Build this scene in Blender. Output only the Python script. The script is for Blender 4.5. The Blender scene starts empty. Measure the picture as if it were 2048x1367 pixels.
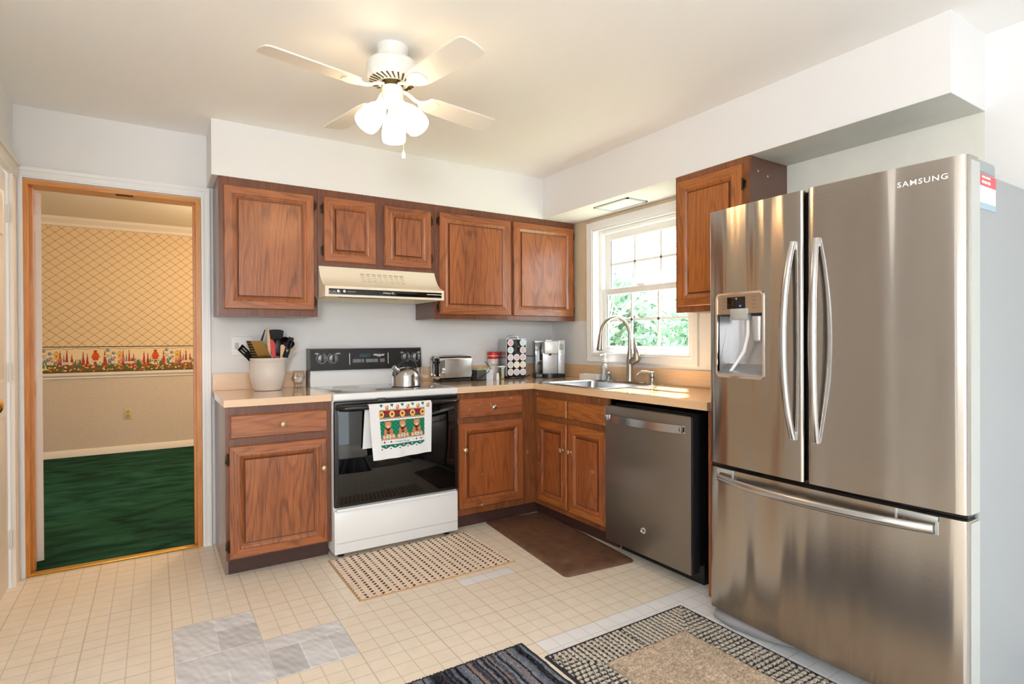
import bpy, bmesh, math, random
import numpy as np
from mathutils import Vector, Matrix
random.seed(7); rng = np.random.default_rng(7)
sc = bpy.context.scene
COL = sc.collection
PI = math.pi
# ------------------------------------------------------------ camera, world, daylight, exposure
H = 2.421                      # ceiling height
cam = bpy.data.objects.new('camera', bpy.data.cameras.new('camera')); COL.objects.link(cam)
YAW, PITCH, ROLL = 0.5675, -0.0052, -0.0043
_f0 = Vector((math.sin(YAW), math.cos(YAW), 0)); _r0 = Vector((math.cos(YAW), -math.sin(YAW), 0)); _u0 = Vector((0, 0, 1))
_f = _f0*math.cos(PITCH) + _u0*math.sin(PITCH); _u = -_f0*math.sin(PITCH) + _u0*math.cos(PITCH)
_r = _r0*math.cos(ROLL) + _u*math.sin(ROLL); _u2 = -_r0*math.sin(ROLL) + _u*math.cos(ROLL)
_m = Matrix((( _r.x, _u2.x, -_f.x), (_r.y, _u2.y, -_f.y), (_r.z, _u2.z, -_f.z))).to_4x4()
_m.translation = Vector((-2.809, -3.7835, 1.214)); cam.matrix_world = _m
cam.data.sensor_width = 36; cam.data.lens = 36*1124.17/2048; cam.data.clip_start = 0.02
sc.camera = cam
w = bpy.data.worlds.new('sky'); sc.world = w; w.use_nodes = True
bg = w.node_tree.nodes['Background']; bg.inputs[0].default_value = (0.86, 0.93, 1.0, 1); bg.inputs[1].default_value = 3.6
def area(name, loc, rot, sx, sy, e, col):
    l = bpy.data.lights.new(name, 'AREA'); l.shape = 'RECTANGLE'; l.size = sx; l.size_y = sy; l.energy = e; l.color = col
    o = bpy.data.objects.new(name, l); o.location = loc; o.rotation_euler = rot; COL.objects.link(o); return o
def point(name, loc, e, col, r=.1):
    l = bpy.data.lights.new(name, 'POINT'); l.energy = e; l.color = col; l.shadow_soft_size = r
    o = bpy.data.objects.new(name, l); o.location = loc; COL.objects.link(o); return o
sun = bpy.data.objects.new('sun', bpy.data.lights.new('sun', 'SUN')); COL.objects.link(sun); sun.data.energy = 38; sun.data.angle = math.radians(3); sun.data.color = (1.0, .97, .92)
sun.rotation_euler = Vector((-.78*math.cos(math.radians(49.3)), -.63*math.cos(math.radians(49.3)), -math.sin(math.radians(49.3)))).to_track_quat('-Z', 'Y').to_euler()
point('added_fill_light', (-3.6, -4.8, 1.7), 112, (1.0, .98, .965), .25)  # added fill behind the camera to even the room light, no known lamp
point('next_room_chandelier', (-1.75, 1.9, 1.95), 54, (1.0, .76, .5), .15)
sc.view_settings.view_transform = 'Standard'; sc.view_settings.look = 'None'; sc.view_settings.gamma = 1
sc.view_settings.use_curve_mapping = False; sc.view_settings.exposure = 0.36
sc.cycles.use_denoising = True
sc.cycles.max_bounces = 10; sc.cycles.diffuse_bounces = 6; sc.cycles.glossy_bounces = 5
sc.cycles.caustics_reflective = False; sc.cycles.caustics_refractive = False; sc.cycles.sample_clamp_indirect = 8

# ------------------------------------------------------------ helpers
def lin(c):
    return tuple(((v/255)/12.92 if v/255 <= .04045 else ((v/255+.055)/1.055)**2.4) for v in c)
class NT:
    def __init__(s, m): s.m = m; s.t = m.node_tree; s.n = s.t.nodes; s.l = s.t.links
    def node(s, typ, ins=None, **kw):
        n = s.n.new(typ)
        for k, v in kw.items(): setattr(n, k, v)
        for k, v in (ins or {}).items():
            if hasattr(v, 'is_output') or isinstance(v, bpy.types.NodeSocket): s.l.new(v, n.inputs[k])
            else: n.inputs[k].default_value = v
        return n
    def math(s, op, a, b=None, c=None):
        n = s.n.new('ShaderNodeMath'); n.operation = op
        for i, v in enumerate((a, b, c)):
            if v is None: continue
            if isinstance(v, bpy.types.NodeSocket): s.l.new(v, n.inputs[i])
            else: n.inputs[i].default_value = v
        return n.outputs[0]
    def mix(s, f, a, b, mode='MIX'):
        n = s.n.new('ShaderNodeMix'); n.data_type = 'RGBA'; n.blend_type = mode
        for i, v in ((0, f), (6, a), (7, b)):
            if isinstance(v, bpy.types.NodeSocket): s.l.new(v, n.inputs[i])
            else: n.inputs[i].default_value = v if i == 0 else (tuple(v)+(1,))[:4]
        return n.outputs[2]
    def ramp(s, f, a, b):
        n = s.n.new('ShaderNodeMapRange'); s.l.new(f, n.inputs[0]); n.inputs[1].default_value = a; n.inputs[2].default_value = b; return n.outputs[0]
def M(name, rgb=(200, 200, 200), rough=.5, metal=0., spec=.5, coat=0., aniso=0., bump=0., bscale=200., trans=0., emit=0., var=0., vscale=4., vstretch=(1, 1, 1), alpha=1., sheen=0.):
    m = bpy.data.materials.new(name); m.use_nodes = True; n = NT(m); b = n.n['Principled BSDF']
    c = lin(rgb) + (1,)
    b.inputs['Base Color'].default_value = c; b.inputs['Roughness'].default_value = rough; b.inputs['Metallic'].default_value = metal
    b.inputs['Specular IOR Level'].default_value = spec; b.inputs['Coat Weight'].default_value = coat; b.inputs['Coat Roughness'].default_value = .1
    b.inputs['Transmission Weight'].default_value = trans; b.inputs['Sheen Weight'].default_value = sheen
    if aniso: b.inputs['Anisotropic'].default_value = aniso
    if emit: b.inputs['Emission Color'].default_value = c; b.inputs['Emission Strength'].default_value = emit
    if alpha < 1: b.inputs['Alpha'].default_value = alpha
    tc = n.node('ShaderNodeTexCoord')
    if var:
        mp = n.node('ShaderNodeMapping', {0: tc.outputs['Object']}); mp.inputs['Scale'].default_value = vstretch
        nz = n.node('ShaderNodeTexNoise', {0: mp.outputs[0], 'Scale': vscale, 'Detail': 6.})
        f = n.math('MULTIPLY', n.math('SUBTRACT', nz.outputs[0], .5), 2*var)
        hs = n.node('ShaderNodeHueSaturation', {'Color': c, 'Value': n.math('ADD', f, 1.)}); n.l.new(hs.outputs[0], b.inputs['Base Color'])
    if bump:
        nz = n.node('ShaderNodeTexNoise', {0: tc.outputs['Object'], 'Scale': bscale, 'Detail': 3.})
        bp = n.node('ShaderNodeBump', {'Height': nz.outputs[0], 'Strength': bump, 'Distance': .002}); n.l.new(bp.outputs[0], b.inputs['Normal'])
    return m
def oak(name, light, dark, axis='z', rough=.33, coat=.25, rings=46., wear=0.):
    m = bpy.data.materials.new(name); m.use_nodes = True; n = NT(m); b = n.n['Principled BSDF']
    tc = n.node('ShaderNodeTexCoord'); oi = n.node('ShaderNodeObjectInfo')
    off = n.node('ShaderNodeVectorMath', {0: tc.outputs['Object'], 1: (1, 1, 1)}, operation='ADD')
    rnd = n.math('MULTIPLY', oi.outputs['Random'], 9.); cx = n.node('ShaderNodeCombineXYZ', {0: rnd, 1: rnd, 2: rnd}); n.l.new(cx.outputs[0], off.inputs[1])
    def scaled(a, c):
        mp = n.node('ShaderNodeMapping', {0: off.outputs[0]}); s = [a, a, a]; s['xyz'.index(axis)] = c; mp.inputs['Scale'].default_value = s; return mp.outputs[0]
    big = n.node('ShaderNodeTexNoise', {0: scaled(5.5, .9), 'Scale': 1., 'Detail': 1.5, 'Distortion': .25})
    ring = n.math('ADD', n.math('MULTIPLY', n.math('SINE', n.math('MULTIPLY', big.outputs[0], rings*2.2)), .5), .5)
    pores = n.node('ShaderNodeTexNoise', {0: scaled(330., 9.), 'Scale': 1., 'Detail': 2.})
    board = n.node('ShaderNodeTexNoise', {0: scaled(9., .3), 'Scale': 1., 'Detail': 0.})
    f = n.math('ADD', n.math('MULTIPLY', n.math('POWER', ring, 3.), .34), n.math('MULTIPLY', n.ramp(pores.outputs[0], .40, .66), .52))
    f = n.math('ADD', f, n.math('MULTIPLY', n.math('SUBTRACT', board.outputs[0], .5), .65))
    fc = n.node('ShaderNodeClamp', {0: f})
    col = n.mix(fc.outputs[0], lin(light), lin(dark))
    if wear:
        wn = n.node('ShaderNodeTexNoise', {0: off.outputs[0], 'Scale': 22., 'Detail': 6.})
        col = n.mix(n.math('MULTIPLY', n.ramp(wn.outputs[0], .66, .72), wear), col, lin((214, 176, 140)))
    n.l.new(col, b.inputs['Base Color']); b.inputs['Roughness'].default_value = rough; b.inputs['Coat Weight'].default_value = coat; b.inputs['Coat Roughness'].default_value = .22
    bp = n.node('ShaderNodeBump', {'Height': f, 'Strength': .12, 'Distance': .001}); n.l.new(bp.outputs[0], b.inputs['Normal'])
    return m
def vcol(name, rough=.8, bump=0., bscale=500., spec=.3, sheen=0.):
    m = bpy.data.materials.new(name); m.use_nodes = True; n = NT(m); b = n.n['Principled BSDF']
    a = n.node('ShaderNodeVertexColor', layer_name='Col'); n.l.new(a.outputs[0], b.inputs['Base Color'])
    b.inputs['Roughness'].default_value = rough; b.inputs['Specular IOR Level'].default_value = spec; b.inputs['Sheen Weight'].default_value = sheen
    if bump:
        tc = n.node('ShaderNodeTexCoord'); nz = n.node('ShaderNodeTexNoise', {0: tc.outputs['Object'], 'Scale': bscale, 'Detail': 3.})
        bp = n.node('ShaderNodeBump', {'Height': nz.outputs[0], 'Strength': bump, 'Distance': .002}); n.l.new(bp.outputs[0], b.inputs['Normal'])
    return m
def org(p):
    v = Vector((0, 0, 0))
    while p is not None: v = v + p.location; p = p.parent
    return v
def setp(o, label=None, cat=None, group=None, kind=None):
    if label: o['label'] = label
    if cat: o['category'] = cat
    if group: o['group'] = group
    if kind: o['kind'] = kind
    return o
def thing(name, label, cat, loc=(0, 0, 0), group=None):
    o = bpy.data.objects.new(name, None); o.empty_display_size = .1; COL.objects.link(o); o.location = loc
    return setp(o, label, cat, group)
def rrect(x0, y0, x1, y1, r, n=5):
    out = []
    for cx, cy, a in ((x1-r, y0+r, -90), (x1-r, y1-r, 0), (x0+r, y1-r, 90), (x0+r, y0+r, 180)):
        for i in range(n+1):
            t = math.radians(a+90*i/n); out.append((cx+r*math.cos(t), cy+r*math.sin(t)))
    return out
class MB:
    def __init__(s): s.bm = bmesh.new(); s.mi = 0
    def mat(s, i): s.mi = i; return s
    def face(s, vs):
        try: f = s.bm.faces.new(vs); f.material_index = s.mi; return f
        except ValueError: return None
    def box(s, x0, y0, z0, x1, y1, z1, bev=0, seg=2):
        x0, x1 = sorted((x0, x1)); y0, y1 = sorted((y0, y1)); z0, z1 = sorted((z0, z1))
        b = bmesh.new(); bmesh.ops.create_cube(b, size=1)
        for v in b.verts: v.co = Vector((x0+(v.co.x+.5)*(x1-x0), y0+(v.co.y+.5)*(y1-y0), z0+(v.co.z+.5)*(z1-z0)))
        if bev: bmesh.ops.bevel(b, geom=b.edges[:], offset=bev, segments=seg, profile=.5, affect='EDGES', clamp_overlap=True)
        return s.merge(b)
    def merge(s, b, M4=None):
        mp = {v: s.bm.verts.new(M4 @ v.co if M4 else v.co) for v in b.verts}
        for f in b.faces: s.face([mp[v] for v in f.verts])
        b.free(); return s
    def loft(s, rings, cap0=True, cap1=True, closed=True):
        rs = [[s.bm.verts.new(p) for p in r] for r in rings]
        for a, b in zip(rs, rs[1:]):
            n = len(a)
            for i in range(n if closed else n-1): s.face([a[i], a[(i+1) % n], b[(i+1) % n], b[i]])
        if cap0 and closed: s.face(list(reversed(rs[0])))
        if cap1 and closed: s.face(rs[-1])
        return s
    def lathe(s, prof, c=(0, 0, 0), n=32, axis=(0, 0, 1), cap0=True, cap1=True):
        c = Vector(c); q = Vector((0, 0, 1)).rotation_difference(Vector(axis).normalized())
        return s.loft([[c + q @ Vector((r*math.cos(2*PI*i/n), r*math.sin(2*PI*i/n), z)) for i in range(n)] for r, z in prof], cap0, cap1)
    def cyl(s, a, b, r, r2=None, n=24):
        a, b = Vector(a), Vector(b); d = b-a
        return s.lathe([(r, 0), (r if r2 is None else r2, d.length)], a, n, d)
    def tube(s, pts, r, n=12, flat=1., up=(0, 0, 1)):
        pts = [Vector(p) for p in pts]; rr = r if isinstance(r, (list, tuple)) else [r]*len(pts)
        rings = []; prev = None
        for i, p in enumerate(pts):
            t = (pts[min(i+1, len(pts)-1)]-pts[max(i-1, 0)]).normalized()
            if prev is None:
                u = Vector(up); u = u - t*u.dot(t)
                if u.length < 1e-3: u = Vector((1, 0, 0)) - t*t.x
            else: u = prev - t*prev.dot(t)
            u.normalize(); prev = u; v = t.cross(u)
            rings.append([p + rr[i]*(math.cos(2*PI*k/n)*u*flat + math.sin(2*PI*k/n)*v) for k in range(n)])
        return s.loft(rings)
    def prism(s, poly, z0, z1, ax='z', bev=0):
        def P(a, b, c): return {'z': (a, b, c), 'x': (c, a, b), 'y': (a, c, b)}[ax]
        if not bev: return s.loft([[P(a, b, z0) for a, b in poly], [P(a, b, z1) for a, b in poly]])
        cx = sum(p[0] for p in poly)/len(poly); cy = sum(p[1] for p in poly)/len(poly)
        mx = max(abs(p[0]-cx) for p in poly); my = max(abs(p[1]-cy) for p in poly)
        ins = [(cx+(a-cx)*(1-bev/mx), cy+(b-cy)*(1-bev/my)) for a, b in poly]
        return s.loft([[P(a, b, z0) for a, b in ins], [P(a, b, z0+bev) for a, b in poly], [P(a, b, z1-bev) for a, b in poly], [P(a, b, z1) for a, b in ins]])
    def sphere(s, c, r, sx=1, sy=1, sz=1, n=20):
        b = bmesh.new(); bmesh.ops.create_uvsphere(b, u_segments=n, v_segments=n//2, radius=r)
        for v in b.verts: v.co = Vector((v.co.x*sx+c[0], v.co.y*sy+c[1], v.co.z*sz+c[2]))
        return s.merge(b)
    def panel(s, P0, U, V, N, w_, h_, rings, split=True):
        P0, U, V, N = map(Vector, (P0, U, V, N)); rs = []
        for ins, ht in rings:
            rs.append([s.bm.verts.new(P0+U*a+V*b+N*ht) for a, b in ((ins, ins), (w_-ins, ins), (w_-ins, h_-ins), (ins, h_-ins))])
        base = s.mi; s.face(list(reversed(rs[0])))
        for k, (a, b) in enumerate(zip(rs, rs[1:])):
            for i in range(4):
                s.mi = (base+1) if (split and i in (0, 2) and rings[k+1][0] <= SP) else ((base+2) if (split and rings[k][0] >= .065 and rings[k+1][0] <= .0741) else base)
                s.face([a[i], a[(i+1) % 4], b[(i+1) % 4], b[i]])
        s.mi = base; s.face(rs[-1]); return s
    def build(s, name, mats, parent=None, smooth=40, kind=None, label=None, cat=None, group=None, w=None):
        bmesh.ops.remove_doubles(s.bm, verts=s.bm.verts[:], dist=1e-5)
        bmesh.ops.recalc_face_normals(s.bm, faces=s.bm.faces[:])
        o3 = org(parent)
        for v in s.bm.verts: v.co = v.co - o3
        me = bpy.data.meshes.new(name); s.bm.to_mesh(me); s.bm.free()
        for m_ in (mats if isinstance(mats, (list, tuple)) else [mats]): me.materials.append(m_)
        if smooth:
            for p in me.polygons: p.use_smooth = True
            me.set_sharp_from_angle(angle=math.radians(smooth))
        o = bpy.data.objects.new(name, me); COL.objects.link(o)
        if parent is not None: o.parent = parent
        if kind: o['kind'] = kind
        return setp(o, label, cat, group)
SP = .05
def text(name, s, size, P, U, V, mat, parent, ext=.0004, bold=0., align='CENTER', sx=1., shear=0.):
    cu = bpy.data.curves.new('t', 'FONT'); cu.body = s; cu.size = size; cu.align_x = align; cu.align_y = 'CENTER'; cu.extrude = ext; cu.offset = bold; cu.shear = shear; cu.resolution_u = 3; cu.space_character = 1.0 if s != 'SAMSUNG' else 1.16
    o = bpy.data.objects.new('t', cu); COL.objects.link(o); dg = bpy.context.evaluated_depsgraph_get(); dg.update()
    me = bpy.data.meshes.new_from_object(o.evaluated_get(dg)); bpy.data.objects.remove(o); bpy.data.curves.remove(cu)
    P, U, V = map(Vector, (P, U, V)); N = U.cross(V); o3 = org(parent)
    for v in me.vertices: v.co = P + U*v.co.x*sx + V*v.co.y + N*(v.co.z+ext) - o3
    me.materials.clear(); me.materials.append(mat); ob = bpy.data.objects.new(name, me); COL.objects.link(ob); ob.parent = parent; return ob
def grid(name, P, cols, mat, parent=None, **kw):
    """P: (h,w,3) world positions, cols: (h,w,3) sRGB 0..255 -> one mesh with a colour attribute"""
    h, w_ = P.shape[:2]; o3 = np.array(org(parent)); me = bpy.data.meshes.new(name)
    idx = np.arange(h*w_).reshape(h, w_); q = np.stack([idx[:-1, :-1], idx[:-1, 1:], idx[1:, 1:], idx[1:, :-1]], -1).reshape(-1, 4)
    me.vertices.add(h*w_); me.vertices.foreach_set('co', (P-o3).reshape(-1).astype('f'))
    me.loops.add(q.size); me.loops.foreach_set('vertex_index', q.reshape(-1).astype('i'))
    me.polygons.add(len(q)); me.polygons.foreach_set('loop_start', (np.arange(len(q))*4).astype('i')); me.polygons.foreach_set('loop_total', np.full(len(q), 4, 'i'))
    me.update(); me.validate(); me.polygons.foreach_set('use_smooth', np.ones(len(me.polygons), bool))
    c = cols/255.; c = np.where(c <= .04045, c/12.92, ((c+.055)/1.055)**2.4); c = np.concatenate([c, np.ones((h, w_, 1))], -1)
    a = me.color_attributes.new('Col', 'FLOAT_COLOR', 'POINT'); a.data.foreach_set('color', c.reshape(-1).astype('f'))
    me.materials.append(mat); o = bpy.data.objects.new(name, me); COL.objects.link(o)
    if parent is not None: o.parent = parent
    k = kw.pop('kind', None)
    if k: o['kind'] = k
    return setp(o, **kw)
class Ras:
    def __init__(s, w_, h_, res, bgc):
        s.nx, s.ny = int(w_/res)+1, int(h_/res)+1; s.w, s.h = w_, h_
        s.U, s.V = np.meshgrid(np.linspace(0, w_, s.nx), np.linspace(0, h_, s.ny)); s.a = np.zeros((s.ny, s.nx, 3)); s.a[:] = bgc
    def put(s, m, c): s.a[m] = c; return s
    def rect(s, u0, v0, u1, v1, c): return s.put((s.U >= u0) & (s.U <= u1) & (s.V >= v0) & (s.V <= v1), c)
    def ell(s, u, v, ru, rv, c): return s.put(((s.U-u)/ru)**2+((s.V-v)/rv)**2 <= 1, c)
    def poly(s, pts, c):
        m = np.zeros(s.U.shape, bool); n = len(pts)
        for i in range(n):
            (x0, y0), (x1, y1) = pts[i], pts[(i+1) % n]
            if y0 == y1: continue
            m ^= ((s.V > min(y0, y1)) & (s.V <= max(y0, y1)) & (s.U < (s.V-y0)*(x1-x0)/(y1-y0)+x0))
        return s.put(m, c)
    def line(s, u0, v0, u1, v1, wd, c):
        d = np.hypot(u1-u0, v1-v0)+1e-9; t = np.clip(((s.U-u0)*(u1-u0)+(s.V-v0)*(v1-v0))/d**2, 0, 1)
        return s.put(np.hypot(s.U-(u0+t*(u1-u0)), s.V-(v0+t*(v1-v0))) < wd/2, c)

# ------------------------------------------------------------ materials
wall_w = M('wall_paint', (232, 232, 233), .65, bump=.15, bscale=300, spec=.2)
ceil_w = M('ceiling_paint', (243, 242, 240), .85, bump=.1, bscale=250, spec=.1)
patch_beige = M('bare_plaster_beige', (214, 200, 172), .8, var=.12, vscale=9)
patch_grey = M('bare_plaster_grey', (230, 230, 222), .8, var=.08, vscale=6)
soffit_grey = M('unpainted_soffit_board', (218, 218, 210), .85, var=.12, vscale=5)
trim_w = M('white_gloss_trim', (238, 239, 240), .35, spec=.4)
cream_door = M('cream_door_paint', (238, 231, 222), .35, spec=.4)
oak_v = oak('oak_vertical', (168, 99, 54), (92, 46, 24), 'z', coat=.4)
oak_hx = oak('oak_horizontal_x', (168, 99, 54), (92, 46, 24), 'x', coat=.4)
groove = M('stain_darkened_groove', (104, 54, 28), .35, var=.2, vscale=40)
oak_v2 = oak('oak_red_vertical', (158, 88, 44), (96, 46, 20), 'z', wear=.25)
oak_h2x = oak('oak_red_horizontal_x', (158, 92, 54), (98, 50, 26), 'x', wear=.5)
oak_h2y = oak('oak_red_horizontal_y', (172, 104, 48), (108, 56, 20), 'y', wear=.2)
frame_br = oak('cabinet_frame_stain', (118, 70, 48), (80, 44, 30), 'z', rough=.3)
frame_2 = oak('cabinet_frame_stain_red', (138, 82, 44), (88, 46, 22), 'z', rough=.35, wear=.3)
side_br = M('cabinet_side_laminate', (104, 72, 60), .28, var=.1, vscale=8, coat=.2)
toe_br = M('toe_kick_dark', (70, 44, 38), .5, var=.2, vscale=20)
honey = oak('honey_oak_jamb', (216, 148, 70), (186, 108, 40), 'z', rough=.3, rings=20)
honey_x = oak('honey_oak_jamb_x', (216, 148, 70), (186, 108, 40), 'x', rough=.3, rings=20)
lamin = M('tan_wood_laminate_x', (226, 192, 156), .16, var=.12, vscale=3, vstretch=(1.5, 30, 30), spec=.8, coat=.7)
lamin_y = M('tan_wood_laminate_y', (224, 188, 148), .16, var=.12, vscale=3, vstretch=(30, 1.5, 30), spec=.8, coat=.7)
hinge_m = M('antique_hinge', (62, 50, 40), .35, metal=.9)
brass = M('brass', (214, 178, 96), .18, metal=1.)
old_brass = M('tarnished_brass', (196, 182, 142), .3, metal=.9)
nickel = M('brushed_nickel', (172, 166, 158), .3, metal=1.)
chrome = M('chrome', (225, 225, 228), .08, metal=1.)
black_pl = M('black_plastic', (22, 22, 23), .35)
black_gl = M('black_glass', (7, 7, 8), .03, spec=.6)
dark_gr = M('dark_grey_plastic', (60, 62, 64), .45)
white_en = M('white_enamel', (236, 238, 240), .15, spec=.5, coat=.4)
white_pl = M('white_plastic', (240, 240, 240), .4)
bisque = M('bisque_enamel', (238, 229, 208), .3, spec=.5)
bisque_dk = M('bisque_louvre', (176, 162, 132), .6)
steel = M('brushed_steel', (178, 171, 164), .17, metal=1., aniso=.85); steel.node_tree.nodes['Principled BSDF'].inputs['Anisotropic Rotation'].default_value = .25
n = NT(steel); tc = n.node('ShaderNodeTexCoord'); mp = n.node('ShaderNodeMapping', {0: tc.outputs['Object']}); mp.inputs['Scale'].default_value = (3, 7, .35)
nz = n.node('ShaderNodeTexNoise', {0: mp.outputs[0], 'Scale': 1., 'Detail': 1.}); mp2 = n.node('ShaderNodeMapping', {0: tc.outputs['Object']}); mp2.inputs['Scale'].default_value = (20, 12, 600)
n2 = n.node('ShaderNodeTexNoise', {0: mp2.outputs[0], 'Scale': 1., 'Detail': 2.}); bb_ = n.node('ShaderNodeBump', {'Height': n.math('ADD', nz.outputs[0], n.math('MULTIPLY', n2.outputs[0], .002)), 'Strength': 1., 'Distance': .028}); n.l.new(bb_.outputs[0], n.n['Principled BSDF'].inputs['Normal'])
steel_h = M('steel_handle', (196, 196, 198), .2, metal=1.)
steel_edge = M('grey_metallic_trim', (186, 190, 190), .35, metal=.6)
fridge_side = M('grey_painted_steel', (160, 165, 168), .42, metal=.3, bump=.05)
slate = M('slate_steel', (136, 128, 120), .36, metal=.85, aniso=.4)
text_w = M('white_print', (232, 232, 232), .5)
text_g = M('grey_print', (120, 118, 114), .5)
cyan_led = M('display_cyan', (96, 190, 190), .5, emit=.7)
lcd = M('lcd_green_grey', (150, 164, 150), .3)

# architectural glass: mostly clear with a Fresnel reflection
gl = bpy.data.materials.new('window_glass'); gl.use_nodes = True; n = NT(gl)
fr = n.node('ShaderNodeFresnel', {'IOR': 1.45}); tr = n.node('ShaderNodeBsdfTransparent', {0: (.96, .98, .97, 1)}); gs = n.node('ShaderNodeBsdfGlossy', {'Roughness': .02})
ge = n.node('ShaderNodeNewGeometry'); ff = n.math('MULTIPLY', fr.outputs[0], n.math('SUBTRACT', 1., ge.outputs['Backfacing']))
mx = n.node('ShaderNodeMixShader', {0: ff, 1: tr.outputs[0], 2: gs.outputs[0]}); n.l.new(mx.outputs[0], n.n['Material Output'].inputs[0])
def clear(name, tint, k=.12):
    m = bpy.data.materials.new(name); m.use_nodes = True; n = NT(m)
    fr = n.node('ShaderNodeFresnel', {'IOR': 1.5}); tr = n.node('ShaderNodeBsdfTransparent', {0: tint+(1,)}); gs = n.node('ShaderNodeBsdfGlossy', {'Roughness': .05})
    ge = n.node('ShaderNodeNewGeometry'); ff = n.math('MULTIPLY', n.math('ADD', fr.outputs[0], k), n.math('SUBTRACT', 1., ge.outputs['Backfacing']))
    mx = n.node('ShaderNodeMixShader', {0: ff, 1: tr.outputs[0], 2: gs.outputs[0]}); n.l.new(mx.outputs[0], n.n['Material Output'].inputs[0]); return m
clear_pl = clear('clear_plastic', (.95, .97, .98)); smoky = clear('smoky_tank_plastic', (.42, .45, .48)); cut_gl = clear('cut_glass', (.93, .92, .90), .3)

# ------------------------------------------------------------ floor with its printed tile grid
TP = .3048; FX, FY = -2.141, -1.33
def floor_mat(name, a, b, line, vs):
    m = bpy.data.materials.new(name); m.use_nodes = True; n = NT(m); bs = n.n['Principled BSDF']
    tc = n.node('ShaderNodeTexCoord'); sp = n.node('ShaderNodeSeparateXYZ', {0: tc.outputs['Object']})
    def ln(o_, off, pitch, wd):
        t = n.math('FRACT', n.math('DIVIDE', n.math('SUBTRACT', o_, off), pitch)); d = n.math('ABSOLUTE', n.math('SUBTRACT', t, .5))
        return n.math('GREATER_THAN', d, .5-wd/2/pitch)
    l1 = n.math('MAXIMUM', ln(sp.outputs[0], FX, TP/4, .0045), ln(sp.outputs[1], FY, TP/4, .0045))
    l2 = n.math('MAXIMUM', ln(sp.outputs[0], FX, TP, .007), ln(sp.outputs[1], FY, TP, .007))
    l3 = n.math('MAXIMUM', ln(sp.outputs[0], FX, TP, .0016), ln(sp.outputs[1], FY, TP, .0016))
    nz = n.node('ShaderNodeTexNoise', {0: tc.outputs['Object'], 'Scale': 14., 'Detail': 8.}); nz2 = n.node('ShaderNodeTexNoise', {0: tc.outputs['Object'], 'Scale': 1.3, 'Detail': 3.})
    base = n.mix(n.ramp(nz.outputs[0], .3, .7), lin(a), lin(b)); base = n.mix(n.math('MULTIPLY', n.ramp(nz2.outputs[0], .35, .7), vs), base, lin((230, 213, 188)))
    col = n.mix(n.math('MULTIPLY', l1, .6), base, lin(line)); col = n.mix(n.math('MULTIPLY', l2, .25), col, lin(line)); col = n.mix(n.math('MULTIPLY', l3, .3), col, lin((160, 146, 124)))
    n.l.new(col, bs.inputs['Base Color']); bs.inputs['Roughness'].default_value = .3; bs.inputs['Specular IOR Level'].default_value = .4
    hh = n.math('MAXIMUM', l1, l2); bp = n.node('ShaderNodeBump', {'Height': n.math('SUBTRACT', n.math('MULTIPLY', nz.outputs[0], .3), hh), 'Strength': .25, 'Distance': .001}); n.l.new(bp.outputs[0], bs.inputs['Normal'])
    return m
fl_cream = floor_mat('cream_vinyl_tile', (240, 232, 219), (233, 223, 207), (190, 182, 168), .35)
fl_white = floor_mat('white_vinyl_tile', (240, 240, 242), (234, 236, 240), (204, 204, 208), 0.)
def snap(x, o): return o + round((x-o)/(TP/4))*(TP/4)
xs = [-6.6] + [FX+TP/4*k for k in range(-16, 29)] + [.0]; xs = sorted(x for x in xs if x <= 0)
ys = [FY+TP/4*k for k in range(-70, 18)]; ys = sorted([y for y in ys if -6.6 < y < 0] + [-6.6, 0.012])
b = MB()
for i in range(len(xs)-1):
    for j in range(len(ys)-1):
        cx, cy = (xs[i]+xs[i+1])/2, (ys[j]+ys[j+1])/2
        wh = (cx > FX+2*TP and cy < FY-2*TP) or (FX+2*TP < cx < FX+3*TP and -1.33+.005 < cy < -1.33+TP/4+.005 )
        b.mat(1 if wh else 0); b.face([b.bm.verts.new((x, y, 0)) for x, y in ((xs[i], ys[j]), (xs[i+1], ys[j]), (xs[i+1], ys[j+1]), (xs[i], ys[j+1]))])
FLOOR = b.build('floor', [fl_cream, fl_white], smooth=0, kind='structure')
# three newer grey tiles, each printed with a random stone block pattern
gt_m = vcol('grey_printed_vinyl', .35, bump=.1, bscale=60)
def grey_tile(x0, y0, blocks):
    r = Ras(.303, .303, .0032, (226, 228, 232))
    for (a, b_, c, d) in blocks:
        base = 208+rng.uniform(-16, 12); r.rect(a*.303+.003, b_*.303+.003, c*.303-.003, d*.303-.003, (base, base+2, base+6))
    f = np.zeros((r.ny, r.nx))
    for k in range(14):
        ang = rng.uniform(.2, 1.2); fr_ = rng.uniform(20, 190); f += np.sin((r.U*math.cos(ang)+r.V*math.sin(ang)+.012*np.sin(r.U*60+k))*fr_+rng.uniform(0, 6))*rng.uniform(.5, 2.)
    r.a += f[..., None]*1.9
    P = np.stack([x0+.001+r.U, y0+.001+r.V, np.full(r.U.shape, .0012)], -1); P[0, :, 2] = P[-1, :, 2] = 0; P[:, 0, 2] = P[:, -1, 2] = 0
    grid('grey_patch_tile', P, np.clip(r.a, 0, 250), gt_m, FLOOR)
grey_tile(FX-2*TP, FY, [(0, .45, .5, 1), (.5, .6, 1, 1), (0, 0, .5, .45), (.5, 0, 1, .6)])
grey_tile(FX-2*TP, FY-TP, [(0, .5, 1, 1), (0, 0, .55, .5), (.55, 0, 1, .5)])
grey_tile(FX-TP, FY-TP, [(0, .7, .66, 1), (0, 0, .4, .7), (.4, .45, .75, .7), (.66, .7, 1, 1), (.75, 0, 1, .7), (.4, 0, .75, .45)])

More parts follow.
